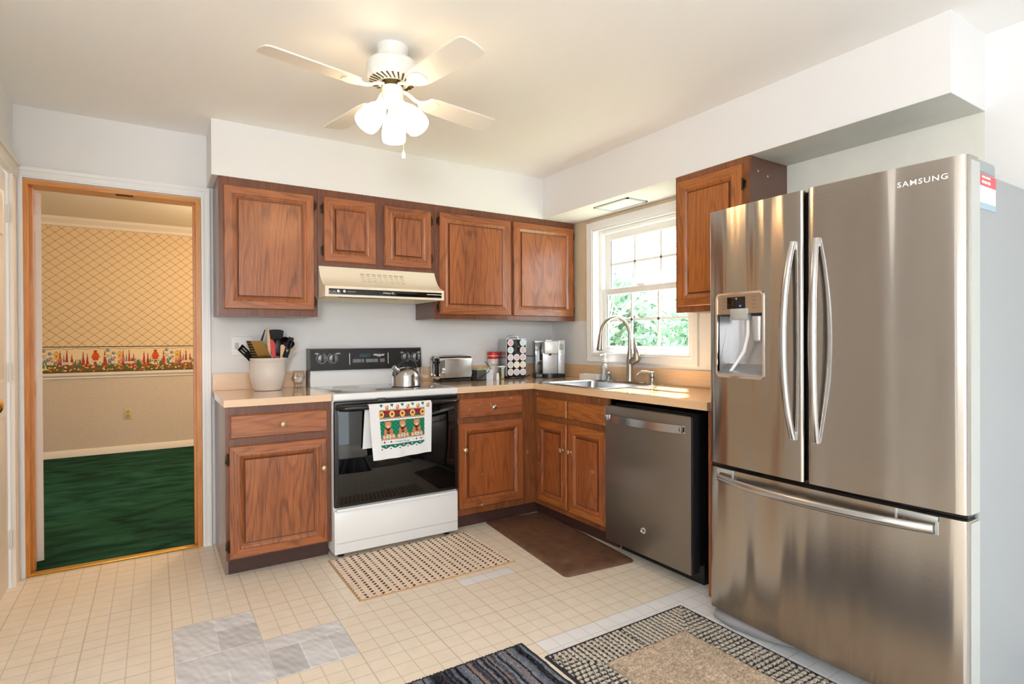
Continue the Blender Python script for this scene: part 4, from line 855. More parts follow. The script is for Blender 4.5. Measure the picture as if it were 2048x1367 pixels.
b = MB(); b.lathe([(.017, 0), (.017, .022), (.008, .026), (.007, .045), (.012, .05), (.010, .062), (.001, .064)], (-.085, -.745, 1.045), 20); b.tube([(-.085, -.745, 1.098), (-.11, -.74, 1.10), (-.125, -.738, 1.094)], .006, 10); b.build('pump', white_pl, t)
t = thing('scrub_brush', 'white and chrome dish brush leaning in its steel cup beside the soap bottle', 'brush', (-.125, -.80, .919))
MB().lathe([(.020, 0), (.022, .004), (.022, .062), (.020, .062), (.020, .006)], (-.11, -.815, .9195), 24, cap1=False).build('cup', chrome, t)
b = MB(); b.tube([(-.145, -.79, .922), (-.14, -.792, .96), (-.135, -.795, 1.0), (-.132, -.797, 1.03)], [.006, .007, .011, .008], 10).sphere((-.133, -.797, 1.015), .022, .6, 1, 1.1, 14); b.build('handle', white_pl, t)
t = thing('sponge_tray', 'white plastic sponge tray on the counter left of the soap bottle', 'tray', (-.075, -.59, .914))
b = MB(); o_ = rrect(-.115, -.70, -.035, -.49, .012); i_ = rrect(-.111, -.696, -.039, -.494, .010)
b.loft([[(x*1+0, y, .9143) for x, y in o_], [(x, y, .952) for x, y in o_], [(x, y, .952) for x, y in i_], [(x, y, .92) for x, y in i_]]); b.build('tray', white_pl, t, smooth=35)

# ------------------------------------------------------------ things on the counter
CZ = .9145
# crock
t = thing('utensil_crock', 'grey-white stoneware crock packed with cooking utensils', 'crock', (-2.222, -.155, CZ))
CX, CY = -2.232, -.15
b = MB(); pr = [(.068, 0), (.076, .003), (.082, .02), (.093, .06), (.0985, .082), (.1005, .1), (.1025, .165), (.106, .172), (.115, .186), (.1155, .194), (.108, .193), (.097, .178), (.094, .1), (.075, .02), (.001, .015)]
b.lathe(pr, (CX, CY, CZ), 48); b.build('pot', M('stoneware_glaze', (214, 208, 202), .22, var=.04, vscale=40, coat=.3), t, smooth=50)
silb = M('black_nylon', (14, 13, 14), .4, spec=.25); woodu = M('light_wood_utensil', (216, 178, 140), .55, var=.1, vscale=12, vstretch=(1, 1, .2)); rimz = CZ+.19
def ut(name, label, base, tip, parts, loc=None):
    tt = thing(name, label, 'utensil', base); return tt
def stick(b, a, c, r0, r1): b.tube([a, tuple((Vector(a)+Vector(c))/2), c], [r0, (r0+r1)/2, r1], 10)
def blade(b, a, c, wd0, wd1, th, N=(0, -1, 0), hollow=None, rnd=.3):
    a, c, N = Vector(a), Vector(c), Vector(N).normalized(); D = (c-a); L_ = D.length; D.normalize(); W_ = D.cross(N).normalized(); N = W_.cross(D)
    pts = [(-wd0/2, 0), (wd0/2, 0), (wd1/2, L_*(1-rnd))] + [(wd1/2*math.cos(q), L_*(1-rnd)+L_*rnd*math.sin(q)) for q in [PI*k/8 for k in range(1, 8)]] + [(-wd1/2, L_*(1-rnd))]
    if hollow:   # frame of slots: three bars
        for k in range(-1, 2, 1):
            b.loft([[a+W_*(k*wd1*.36+s*wd1*.11)+D*q+N*m_ for s, m_ in ((-1, 0), (1, 0), (1, th), (-1, th))] for q in (0, L_)])
        for q0, q1 in ((0, L_*.15), (L_*.85, L_)): b.loft([[a+W_*(s*wd1*.47)+D*q+N*m_ for s, m_ in ((-1, 0), (1, 0), (1, th), (-1, th))] for q in (q0, q1)])
    else: b.loft([[a+W_*u_+D*v_ for u_, v_ in pts], [a+W_*u_+D*v_+N*th for u_, v_ in pts]])
bot = (CX, CY, CZ+.04)
def B(dx, dy): return (CX+dx*.4, CY+dy*.4, CZ+.035)
t = ut('slotted_spoon', 'black slotted spoon leaning out of the crock on its far left', B(-.07, -.02), 0, 0)
b = MB(); stick(b, B(-.05, -.02), (CX-.10, CY-.03, rimz+0.0120), .005, .005); blade(b, (CX-.095, CY-.035, rimz+0.0024), (CX-.158, CY-.05, rimz+0.0696), .03, .05, .004, (.5, -1, .3), hollow=True); blade(b, (CX-.10, CY-.036, rimz+0.0048), (CX-.13, CY-.045, rimz+0.0360), .03, .045, .003, (.5, -1, .3)); b.build('spoon', silb, t)
t = ut('box_grater', 'metal box grater with a brassy glint at the front left of the crock', B(-.03, -.06), 0, 0)
b = MB(); g0, g1 = Vector((CX-.045, CY-.055, rimz-.03)), Vector((CX-.095, CY-.075, rimz+0.1056)); D = (g1-g0)
W_ = Vector((.072, -.012, .0)); K_ = Vector((-.03, .034, 0))
b.loft([[g0, g0+W_, g0+W_+K_, g0+K_], [g1-W_*.12, g1+W_*.78, g1+W_*.78+K_*.7, g1-W_*.12+K_*.7]], cap1=False); b.build('grater_body', M('gold_reflection_grater', (118, 90, 44), .3, metal=.9, var=.2, vscale=14), t, smooth=0)  # brown-gold base colour carries the gold reflection on the bare metal
b = MB()
for q in range(5):
    for z in range(8):
        p = g0+D*(.12+z*.11)+K_*(.12+.17*q)-Vector((.002, 0, 0)) - W_*.12*(.12+z*.11); b.sphere(p, .0028, n=6)
b.build('grating_teeth', chrome, t)
t = ut('wooden_spoon', 'pale wooden spoon standing behind the grater in the crock', B(-.01, 0), 0, 0)
b = MB(); stick(b, B(0, .02), (CX-.022, CY+.0, rimz+0.0360), .006, .006); b.sphere((CX-.024, CY-.004, rimz+0.0540), .032, .62, .25, 1.15, 18); b.build('spoon', woodu, t)
t = ut('paring_knife', 'slim black-handled knife pointing up above the crock', B(-.02, .03), 0, 0)
b = MB(); stick(b, B(-.01, .04), (CX-.035, CY+.02, rimz+0.0900), .006, .006); blade(b, (CX-.042, CY+.02, rimz+0.0720), (CX-.012, CY+.015, rimz+0.1740), .018, .005, .006, rnd=.1); b.build('knife', silb, t)
t = ut('whisk', 'steel wire whisk loops standing behind the wooden spoon in the crock', B(-.02, .05), 0, 0)
b = MB(); stick(b, B(-.01, .05), (CX-.03, CY+.04, rimz+0.0360), .006, .006)
for k in range(4):
    a = PI*k/4; dx, dy = .028*math.cos(a), .028*math.sin(a); b.tube([(CX-.03, CY+.04, rimz+0.0240), (CX-.033+dx, CY+.04+dy, rimz+0.0660), (CX-.034, CY+.04, rimz+0.1080), (CX-.033-dx, CY+.04-dy, rimz+0.0660), (CX-.03, CY+.04, rimz+0.0240)], .0012, 6)
b.build('wires', chrome, t)
t = ut('wooden_stick', 'tall thin wooden handle standing upright in the crock', B(.0, -.03), 0, 0)
b = MB(); b.tube([B(.005, -.05), (CX-.002, CY-.06, rimz+0.0240), (CX-.004, CY-.058, rimz+0.1200), (CX-.008, CY-.056, rimz+0.1836)], [.009, .0095, .009, .005], 10, flat=.7); b.build('handle', woodu, t)
t = ut('silicone_spatula', 'red silicone spatula edge beside the tall wooden handle in the crock', B(.01, -.02), 0, 0)
b = MB(); stick(b, B(.02, -.02), (CX+.022, CY-.045, rimz), .005, .005); blade(b, (CX+.028, CY-.05, rimz+0.0060), (CX+.010, CY-.046, rimz+0.1140), .016, .034, .008, rnd=.35); b.build('blade', M('red_silicone', (196, 36, 34), .35), t)
t = ut('wide_spatula', 'large black nylon spatula, tallest head in the crock', B(.03, .03), 0, 0)
b = MB(); stick(b, B(.03, .03), (CX+.045, CY+.01, rimz+0.0360), .006, .006); blade(b, (CX+.045, CY+.01, rimz+0.0240), (CX+.048, CY+.005, rimz+0.1740), .05, .088, .005, (0, -1, .15), rnd=.06); b.build('head', silb, t)
t = ut('serving_spoon', 'black nylon spoon head in front of the wide spatula in the crock', B(.04, -.01), 0, 0)
b = MB(); stick(b, B(.05, -.01), (CX+.06, CY-.035, rimz+0.0000), .007, .008); b.sphere((CX+.052, CY-.035, rimz+0.0660), .04, .68, .28, 1.35, 18); b.build('spoon', M('dark_plum_nylon', (24, 16, 20), .3, spec=.3), t)
t = ut('soup_ladle', 'black ladle tipped to the right at the back of the crock', B(.06, .02), 0, 0)
b = MB(); stick(b, B(.05, .02), (CX+.082, CY-.005, rimz+0.0360), .006, .007); c0 = Vector((CX+.108, CY-.02, rimz+0.0936)); q_ = Matrix.Rotation(math.radians(28), 4, 'Y') @ Matrix.Rotation(math.radians(35), 4, 'X')
bb = bmesh.new(); bmesh.ops.create_uvsphere(bb, u_segments=24, v_segments=12, radius=.042); bmesh.ops.delete(bb, geom=[v for v in bb.verts if v.co.z > .012], context='VERTS'); bb2 = MB(); b.merge(bb, Matrix.Translation(c0) @ q_); b.tube([c0+Vector((-.03, 0, -.03)), (CX+.082, CY-.005, rimz+0.0240)], [.006, .007], 8); LO = b.build('bowl', silb, t); s2 = LO.modifiers.new('t', 'SOLIDIFY'); s2.thickness = .003
t = ut('slotted_turner', 'black slotted turner with one long slot at the right of the crock', B(.07, -.02), 0, 0)
b = MB(); stick(b, B(.06, -.02), (CX+.083, CY-.05, rimz+0.0000), .005, .006)
a_, c_ = Vector((CX+.088, CY-.055, rimz+0.0060)), Vector((CX+.122, CY-.06, rimz+0.1200)); D_ = c_-a_; W_ = Vector((.95, 0, -.3)).normalized()
for s in (-1, 1): b.loft([[a_+W_*(s*.011-.005)+D_*q+Vector((0, m_, 0)), a_+W_*(s*.011+.005)+D_*q+Vector((0, m_, 0)), a_+W_*(s*.011+.005)+D_*q+Vector((0, m_+.004, 0)), a_+W_*(s*.011-.005)+D_*q+Vector((0, m_+.004, 0))] for q, m_ in ((0, 0), (1, 0))])
for q0, q1 in ((-.02, .3), (.85, 1.05)): b.loft([[a_+W_*(-.016)+D_*q, a_+W_*.016+D_*q, a_+W_*.016+D_*q+Vector((0, .004, 0)), a_+W_*(-.016)+D_*q+Vector((0, .004, 0))] for q in (q0, q1)])
b.build('head', silb, t)
t = ut('wooden_turner', 'flat pale wooden turner at the right side of the crock', B(.06, -.04), 0, 0)
b = MB(); stick(b, B(.06, -.03), (CX+.07, CY-.055, rimz-.01), .005, .006); blade(b, (CX+.07, CY-.05, rimz-.01), (CX+.085, CY-.045, rimz+0.0816), .02, .04, .004, rnd=.1); b.build('head', woodu, t)
t = ut('wooden_spoon', 'wooden spoon lying low over the right rim of the crock', B(.08, -.03), 0, 0)
b = MB(); stick(b, B(.06, -.03), (CX+.105, CY-.03, rimz+0.0144), .005, .006); b.tube([(CX+.1, CY-.03, rimz+0.0096), (CX+.125, CY-.032, rimz+0.0360), (CX+.158, CY-.034, rimz+0.0564)], [.008, .013, .006], 10, flat=.5); b.build('spoon', woodu, t)

t = thing('candle_jar', 'small cut-glass jar holding a white candle beside the crock', 'candle', (-2.045, -.085, CZ))
b = MB(); n_ = 12; rings = []
for r_, z in ((.024, 0), (.030, .006), (.024, .022), (.034, .045), (.038, .062), (.034, .085), (.026, .098), (.034, .108)): rings.append([((r_*(1.08 if i % 2 else .94))*math.cos(2*PI*i/24)-2.045, (r_*(1.08 if i % 2 else .94))*math.sin(2*PI*i/24)-.085, CZ+z) for i in range(24)])
b.loft(rings, True, False); b.build('jar', cut_gl, t, smooth=20)
MB().lathe([(.022, 0), (.026, .03), (.001, .031)], (-2.045, -.085, CZ+.036), 20).build('candle', M('candle_wax', (240, 236, 226), .5), t)
t = thing('wall_outlet', 'white double wall plate with switch and outlet behind the crock', 'outlet', (-2.353, 0, 1.18))
MB().box(-2.414, -.006, 1.121, -2.293, -.0002, 1.237, bev=.003).build('plate', white_pl, t)
b = MB(); b.box(-2.395, -.009, 1.16, -2.373, -.006, 1.198, bev=.001).box(-2.330, -.012, 1.172, -2.322, -.006, 1.188, bev=.001); b.build('socket', M('socket_grey', (196, 194, 188), .4), t)

# kettle
KX, KY, KZ = -1.455, -.40, .9175
t = thing('tea_kettle', 'polished steel whistling kettle with black handle on the right rear burner', 'kettle', (KX, KY, KZ))
ks = M('kettle_steel', (190, 190, 190), .14, metal=1.)
b = MB(); b.lathe([(.086, 0), (.0915, .004), (.0915, .010), (.090, .013), (.0905, .06), (.0885, .075), (.080, .094), (.064, .11), (.045, .119), (.02, .123), (.001, .124)], (KX, KY, KZ), 48); b.build('body', ks, t, smooth=50)
b = MB(); b.tube([(KX-.05, KY-.02, KZ+.085), (KX-.066, KY-.026, KZ+.10), (KX-.082, KY-.032, KZ+.118)], [.022, .018, .014], 18); sp_ = b.build('spout', ks, t)
b = MB(); b.tube([(KX-.078, KY-.03, KZ+.108), (KX-.094, KY-.036, KZ+.126)], [.017, .0155], 18).build('spout_cap', chrome, sp_)
b = MB(); b.tube([(KX-.07, KY-.027, KZ+.118), (KX-.052, KY-.02, KZ+.142), (KX-.02, KY-.01, KZ+.160), (KX+.02, KY+.004, KZ+.172), (KX+.055, KY+.016, KZ+.160), (KX+.076, KY+.024, KZ+.132), (KX+.078, KY+.025, KZ+.104)], [.009, .011, .009, .0085, .009, .011, .008], 12); b.build('handle', M('kettle_black', (36, 38, 42), .25), t, smooth=60)
MB().lathe([(.006, 0), (.006, .008), (.010, .013), (.001, .018)], (KX, KY, KZ+.1235), 14).build('lid_knob', black_pl, t)

# toaster
t = thing('toaster', 'two-slot stainless toaster with black end slot beside the range', 'toaster', (-1.0, -.135, CZ))
tx0, tx1, ty0, ty1 = -1.125, -.865, -.205, -.045
b = MB(); pf = [(y, z) for y, z in rrect(ty0, CZ+.016, ty1, CZ+.182, .035, 6)]
rings = [[(tx0+.012, .5*(ty0+ty1)+(y-.5*(ty0+ty1))*.9, CZ+.1+(z-CZ-.1)*.93) for y, z in pf], [(tx0+.002, .5*(ty0+ty1)+(y-.5*(ty0+ty1))*.97, CZ+.1+(z-CZ-.1)*.98) for y, z in pf], [(tx0+.022, y, z) for y, z in pf], [(tx1-.022, y, z) for y, z in pf], [(tx1-.004, .5*(ty0+ty1)+(y-.5*(ty0+ty1))*.95, CZ+.1+(z-CZ-.1)*.97) for y, z in pf]]
b.loft(rings); b.build('shell', chrome, t, smooth=35)
MB().box(tx0+.04, ty0-.0012, CZ+.03, tx1-.012, ty0+.002, CZ+.155, bev=.001).build('side_panel', M('toaster_satin', (176, 174, 174), .32, metal=.9), t)
b = MB()
for y in (-.152, -.098): b.box(tx0+.05, y-.015, CZ+.178, tx1-.03, y+.015, CZ+.1835)
b.build('slots', black_pl, t)
b = MB(); b.box(tx0-.001, -.14, CZ+.035, tx0+.006, -.11, CZ+.165, bev=.002); b.build('lever_track', black_pl, t)
b = MB(); b.box(tx0-.014, -.145, CZ+.128, tx0+.002, -.105, CZ+.142, bev=.004); b.build('lever', black_pl, t)
b = MB(); b.cyl((tx0+.002, -.125, CZ+.045), (tx0-.010, -.125, CZ+.045), .010); b.build('dial', chrome, t)
MB().box(tx0+.015, ty0+.01, CZ, tx1-.01, ty1-.01, CZ+.018, bev=.003).build('base', black_pl, t)

# sugar packet holder
t = thing('packet_holder', 'low grey box full of sweetener packets between toaster and creamer', 'box', (-.76, -.17, CZ))
b = MB(); x0, x1, y0, y1 = -.845, -.705, -.22, -.10
b.box(x0, y0, CZ, x1, y1, CZ+.004).box(x0, y0, CZ, x1, y0+.004, CZ+.075).box(x0, y1-.004, CZ, x1, y1, CZ+.075).box(x0, y0, CZ, x0+.004, y1, CZ+.075)
b.mat(1).box(x1-.004, y0, CZ, x1, y1, CZ+.075).box(x1-.055, y0-.001, CZ, x1, y0, CZ+.077); b.build('box', [M('holder_grey', (74, 76, 74), .5), M('holder_light', (204, 214, 224), .4)], t, smooth=0)
pm = [M('packet_yellow', (232, 222, 150), .6), M('packet_white', (236, 236, 226), .6)]
for k in range(9):
    x = x0+.012+k*.0145; pk = MB().box(x, y0+.012, CZ+.006, x+.004, y1-.012, CZ+.078+.006*(k % 3)); o = pk.build('sweetener_packet', pm[k % 2], None, smooth=0)
    setp(o, 'thin sweetener packet standing in the low grey box', 'packet', 'sweetener packets in the grey box')
t = thing('creamer_canister', 'white coffee creamer canister with a red lid', 'canister', (-.612, -.068, CZ))
b = MB(); b.lathe([(.040, 0), (.042, .004), (.041, .08), (.039, .1), (.041, .14), (.040, .15)], (-.612, -.068, CZ), 28); b.build('bottle', M('creamer_label', (226, 216, 216), .35, var=.12, vscale=18), t)
b = MB(); b.lathe([(.044, 0), (.046, .003), (.046, .018), (.042, .02)], (-.612, -.068, CZ+.150), 28); b.lathe([(.042, 0), (.046, .002), (.046, .022), (.040, .028), (.001, .028)], (-.612, -.068, CZ+.175), 28); b.build('lid', M('red_lid', (206, 44, 44), .3), t)
MB().lathe([(.043, 0), (.043, .006)], (-.612, -.068, CZ+.1695), 28).build('lid_band', M('band_cream', (232, 214, 180), .4), t)
text('lettering', 'Coffee-mate', .014, (-.625, -.1105, CZ+.105), (1, 0, 0), (0, 0, 1), M('label_red', (170, 70, 80), .5), t, shear=.2)
t = thing('spice_shaker', 'clear square shaker with a white cap in front of the creamer', 'shaker', (-.60, -.165, CZ))
MB().box(-.635, -.19, CZ, -.582, -.145, CZ+.088, bev=.004).build('jar', clear_pl, t)
MB().box(-.613, -.1915, CZ+.006, -.592, -.1902, CZ+.07).build('label', M('label_green', (176, 184, 140), .5), t, smooth=0)
MB().box(-.638, -.193, CZ+.088, -.579, -.142, CZ+.098, bev=.003).build('cap', white_pl, t)
t = thing('salt_shaker', 'tiny white shaker standing left of the clear square shaker', 'shaker', (-.665, -.2, CZ))
MB().lathe([(.011, 0), (.012, .004), (.010, .042), (.006, .05), (.001, .052)], (-.668, -.225, CZ), 18).build('body', white_pl, t)
cord = M('black_cord', (18, 18, 18), .5)
o = MB().tube([(-.86, -.235, CZ+.004), (-.82, -.238, CZ+.016), (-.79, -.236, CZ+.04), (-.75, -.234, CZ+.06), (-.715, -.20, CZ+.085), (-.69, -.08, CZ+.13)], .0028, 8).build('power_cord', cord, smooth=60); setp(o, 'short black cord crossing the low grey packet box', 'cord')

# pod tower
PX, PY = -.486, -.15
t = thing('pod_carousel', 'tall black and silver coffee pod tower with a chrome top handle', 'pod holder', (PX, PY, CZ))
MB().lathe([(.088, 0), (.09, .004), (.088, .014), (.04, .018)], (PX, PY, CZ), 36).build('base', black_pl, t)
Rm = Matrix.Translation((PX, PY, 0)) @ Matrix.Rotation(math.radians(-3), 4, 'Z')
def LB(dims, bev=0):
    b_ = bmesh.new(); bmesh.ops.create_cube(b_, size=1); x0, y0, z0, x1, y1, z1 = dims
    for v in b_.verts: v.co = Vector((x0+(v.co.x+.5)*(x1-x0), y0+(v.co.y+.5)*(y1-y0), z0+(v.co.z+.5)*(z1-z0)))
    if bev: bmesh.ops.bevel(b_, geom=b_.edges[:], offset=bev, segments=2, profile=.5, affect='EDGES')
    return b_
b = MB(); b.merge(LB((-.082, -.05, CZ+.016, .082, .05, CZ+.296), .003), Rm); b.build('tower', black_pl, t, smooth=30)
b = MB(); b.merge(LB((-.087, -.055, CZ+.02, -.082, .055, CZ+.298), .001), Rm); b.merge(LB((.082, -.055, CZ+.02, .087, .055, CZ+.298), .001), Rm); b.merge(LB((-.087, -.05, CZ+.296, .087, .05, CZ+.301), .001), Rm); b.build('side_plates', M('carousel_silver', (186, 190, 194), .25, metal=.8), t, smooth=0)
b = MB(); b.tube([Rm @ Vector((-.045, 0, CZ+.30)), Rm @ Vector((-.042, 0, CZ+.318)), Rm @ Vector((-.03, 0, CZ+.322)), Rm @ Vector((.03, 0, CZ+.322)), Rm @ Vector((.042, 0, CZ+.318)), Rm @ Vector((.045, 0, CZ+.30))], .006, 10); b.build('top_handle', chrome, t)
FN = (Matrix.Rotation(math.radians(-3), 3, 'Z') @ Vector((0, -1, 0)))
podc = {(0, 0): (206, 140, 146), (0, 2): (176, 204, 216), (1, 0): (170, 206, 222), (1, 2): (200, 150, 160), (2, 0): (196, 188, 200), (2, 1): (206, 160, 178), (2, 2): (204, 160, 170), (3, 0): (186, 178, 192), (3, 1): (226, 218, 176), (3, 2): (232, 206, 172), (4, 0): (186, 178, 190), (4, 1): (196, 176, 190), (4, 2): (190, 178, 204)}
podw = ['top', 'second', 'third', 'fourth', 'bottom']; podh = ['left', 'middle', 'right']; cname = {0: ''}
pod_cup = M('pod_plastic', (236, 236, 236), .4)
for r_i in range(5):
    for c_i in range(3):
        c0 = Rm @ Vector(((c_i-1)*.0535, -.050, CZ+.272-r_i*.0555)); ring_ = MB().lathe([(.0225, .0), (.0262, .0), (.0262, .008), (.0225, .008)], c0, 24, FN, cap0=False, cap1=False)
        ring_.build('pod_socket', M('socket_black', (14, 14, 14), .3) if (r_i+c_i) == 0 else bpy.data.materials['socket_black'], t)
        if (r_i, c_i) not in podc:
            MB().lathe([(.0225, .0), (.0225, .0006), (.001, .0006)], c0, 24, FN).build('empty_slot', bpy.data.materials['socket_black'], t); continue
        k = thing('coffee_pod', 'coffee pod with a pale printed lid, %s row %s of the pod tower' % (podw[r_i], podh[c_i]), 'coffee pod', tuple(c0), 'coffee pods in the tower')
        MB().lathe([(.019, .0005), (.0220, .0085), (.0258, .0088), (.0258, .0115), (.001, .0115)], c0, 24, FN).build('cup', pod_cup, k)
        cc = tuple(int(v*.6+238*.4) for v in podc[(r_i, c_i)]); MB().lathe([(.0200, 0), (.0198, .0006), (.001, .0006)], Vector(c0)+FN*.0116, 24, FN).build('lid', M('pod_print', cc, .5, var=.22, vscale=170), k)
# coffee maker
MX, MY = -.185, -.205
t = thing('coffee_maker', 'silver single-serve coffee machine with a smoky water tank in the corner', 'coffee maker', (MX, MY, CZ))
Rc = Matrix.Translation((MX, MY, 0)) @ Matrix.Rotation(math.radians(-27), 4, 'Z')
silv = M('machine_silver', (192, 194, 198), .32, metal=.5); silv2 = M('machine_light_silver', (216, 218, 220), .3, metal=.3)
def mach(name, dims, m, bev=.003, p=None):
    b = MB(); b.merge(LB(dims, bev), Rc); return b.build(name, m, p or t)
mach('base', (-.118, -.10, CZ, .112, .11, CZ+.03), black_pl)
mach('back_column', (-.055, -.03, CZ+.028, .062, .11, CZ+.285), silv2)
mach('control_tower', (.062, -.07, CZ+.012, .114, .11, CZ+.288), silv)
mach('water_tank', (-.118, -.055, CZ+.03, -.056, .105, CZ+.275), smoky)
mach('tank_lid', (-.120, -.058, CZ+.272, -.054, .108, CZ+.284), silv2)
mach('tank_water', (-.113, -.050, CZ+.032, -.061, .10, CZ+.14), M('dark_water', (60, 62, 70), .1))
mach('brew_head', (-.05, -.105, CZ+.185, .055, .02, CZ+.283), silv2, .008)
mach('lid_handle', (-.042, -.098, CZ+.283, .046, -.02, CZ+.292), chrome)
b = MB(); b.cyl(Rc @ Vector((.0, -.07, CZ+.186)), Rc @ Vector((0, -.07, CZ+.172)), .010); b.build('nozzle', black_pl, t)
b = MB(); b.loft([[Rc @ Vector((x, y, z)) for x, y in [(.085*math.cos(a), -.055-.075*abs(math.sin(a))) for a in [PI*k/14 for k in range(15)]]+[(-.085, -.03), (.085, -.03)][::1]] for z in (CZ+.0, CZ+.032)]); b.build('drip_tray', black_pl, t, smooth=30)
sc_ = mach('screen', (.071, -.0725, CZ+.215, .106, -.069, CZ+.262), lcd, .0005)
def mtext(s_, x, z, sz): text('lettering', s_, sz, Rc @ Vector((x, -.0712, z)), Rc.to_3x3() @ Vector((1, 0, 0)), (0, 0, 1), text_g, t)
mtext('6 8 10', .088, CZ+.195, .010); mtext('MENU', .088, CZ+.165, .009); mtext('OK ()', .088, CZ+.145, .010)
o = MB().tube([(-.22, -.024, 1.075), (-.29, -.024, 1.082), (-.375, -.024, 1.088), (-.365, -.03, 1.05), (-.357, -.05, 1.0), (-.352, -.06, .95), (-.345, -.10, CZ+.006), (-.335, -.13, CZ+.01), (-.325, -.135, CZ+.02), (-.30, -.12, CZ+.015)], .003, 8).build('power_cord', cord, smooth=60); setp(o, 'black power cord between the pod tower and the coffee machine', 'cord')

# ------------------------------------------------------------ rugs
rug_m = vcol('woven_rug', .95, bump=.4, bscale=600, spec=.05)
def rug(name, label, x0, y0, x1, y1, res, cf, th=.008, M4=None):
    nx, ny = int(round((x1-x0)/res))+1, int(round((y1-y0)/res))+1; X, Y = np.meshgrid(np.linspace(x0, x1, nx), np.linspace(y0, y1, ny)); c, h = cf(X, Y, X-x0, y1-Y)
    Z = th*.4+h; Z[0] = Z[-1] = .0005; Z[:, 0] = Z[:, -1] = .0005
    return grid(name, np.stack([X, Y, Z], -1), np.clip(c, 0, 255), rug_m, None, label=label, cat='rug')
def noise(shape, a=1, b=1):
    n0 = rng.normal(size=(shape[0]//a+2, shape[1]//b+2)); return np.kron(n0, np.ones((a, b)))[:shape[0], :shape[1]]
def r1(X, Y, U, V):
    c = np.zeros(X.shape+(3,)); c[:] = (228, 212, 194); c += noise(X.shape, 2, 2)[..., None]*7
    px, py = .0391, .0292; k = np.floor(U/px+.15); fu = (U/px+.15) % 1; fv = (V/py + k*.5) % 1
    dot = (np.abs(fu-.18+(fv-.3)*.25) < .19) & (fv < .5); c[dot] = (92, 56, 40); c[dot] += noise(X.shape)[dot][:, None]*12
    h = .0025*np.abs(np.sin(V*PI/.0146+U*60)) + .002*np.abs(np.sin(U*PI/.013)); edge = (V > V.max()-.006) | (U < .006) | (U > U.max()-.006) | (V < .006); c[edge] = (190, 150, 112); h[dot] += .0015
    return c, h
rug('rug', 'beige woven rug with rows of brown flecks in front of the range', -2.012, -1.212, -1.153, -.648, .0032, r1)
def r2(X, Y, U, V):
    Wd = U.max(); B_ = .165; du, dr, dv = U, Wd-U, V; d = np.minimum(np.minimum(du, dr), dv); inner = d > B_; topz = (dv <= du) & (dv <= dr)
    s_ = np.where(topz, U, np.where(du < dr, V, Wd-0+0*V - (Wd-V)+0)); s_ = np.where(topz, np.minimum(U, Wd-U), V); al = np.where(topz, V, np.minimum(U, Wd-U)); p = .0232
    f = ((s_ + .0022*np.sin(al*260+s_*400)) / p) % 1; bar = f > .34 + .08*np.sin(al*300+np.floor(s_/p)*2.1)
    side_break = (~topz) & ((al/.026+np.floor(s_/p)*.37) % 1 < .2)
    bar &= ~side_break
    c = np.zeros(X.shape+(3,)); c[:] = (58, 58, 60); c[bar] = (188, 180, 168); c += noise(X.shape)[..., None]*np.where(bar, 12, 3)[..., None]
    e = d < .012; c[e] = (56, 56, 60)
    ci = np.array((186, 168, 148))+noise(X.shape, 1, 2)[..., None]*15+noise(X.shape, 3, 7)[..., None]*7+noise(X.shape, 30, 20)[..., None]*4; c = np.where(inner[..., None], ci, c); c[np.abs(d-B_) < .003] = (150, 138, 122)
    h = np.where(inner, .004+.0012*np.abs(noise(X.shape, 2, 2)), np.where(bar, .0055*np.sin(PI*np.clip((f-.34)/.66, 0, 1))**.5, 0)); h = np.where(e, .003, h); return c, h
rug('rug', 'tan rug with a grey corded border lying in front of the refrigerator', -1.562, -3.25, -.80, -2.045, .0034, r2, .008)
cols3 = [(78, 82, 94), (112, 120, 132), (96, 100, 118), (62, 62, 70), (120, 118, 126), (96, 104, 118), (136, 118, 112), (72, 76, 92), (110, 120, 132), (44, 44, 50)]
def r3(X, Y, U, V):
    c = np.zeros(X.shape+(3,)); wob = .0025*np.sin(V*34)+.0015*np.sin(V*90+2); sw = .0135; k = np.floor((U+wob)/sw).astype(int); rs = np.random.default_rng(4); tab = np.array([cols3[q] for q in rs.integers(0, 10, 200)], float); c[:] = tab[np.clip(k, 0, 199)]
    dark = ((U+wob)/(sw*3.2)) % 1 < .16; c[dark] = (34, 33, 36); c += noise(X.shape, 2, 1)[..., None]*13
    e = (U < .012) | (V < .012) | (U > U.max()-.016); c[e] = (54, 56, 64); h = .003*np.abs(np.sin(PI*(U+wob)/sw)) - np.where(dark, .002, 0)+.002; return c, h
rug('rug', 'dark blue-grey striped rug at the bottom of the photo', -2.36, -3.1, -1.576, -1.918, .0036, r3)
mat_ = MB(); A_ = math.radians(-5.2); cx_, cy2 = -.785, -1.055
poly = [(cx_+x*math.cos(A_)-y*math.sin(A_), cy2+x*math.sin(A_)+y*math.cos(A_)) for x, y in rrect(-.225, -.495, .225, .495, .03)]
def shrink(s_): return [(cx_+(x-cx_)*s_, cy2+(y-cy2)*(1-(1-s_)*.5)) for x, y in poly]
mat_.loft([[(x, y, z) for x, y in shrink(k_)] for k_, z in ((1, .0005), (1, .004), (.985, .009), (.90, .016), (.88, .017))])
o = mat_.build('kitchen_mat', M('brown_leatherette', (104, 76, 60), .45, var=.7, vscale=16, bump=.3, bscale=90), smooth=40); setp(o, 'dark brown cushioned kitchen mat on the floor before the sink cabinet', 'mat')

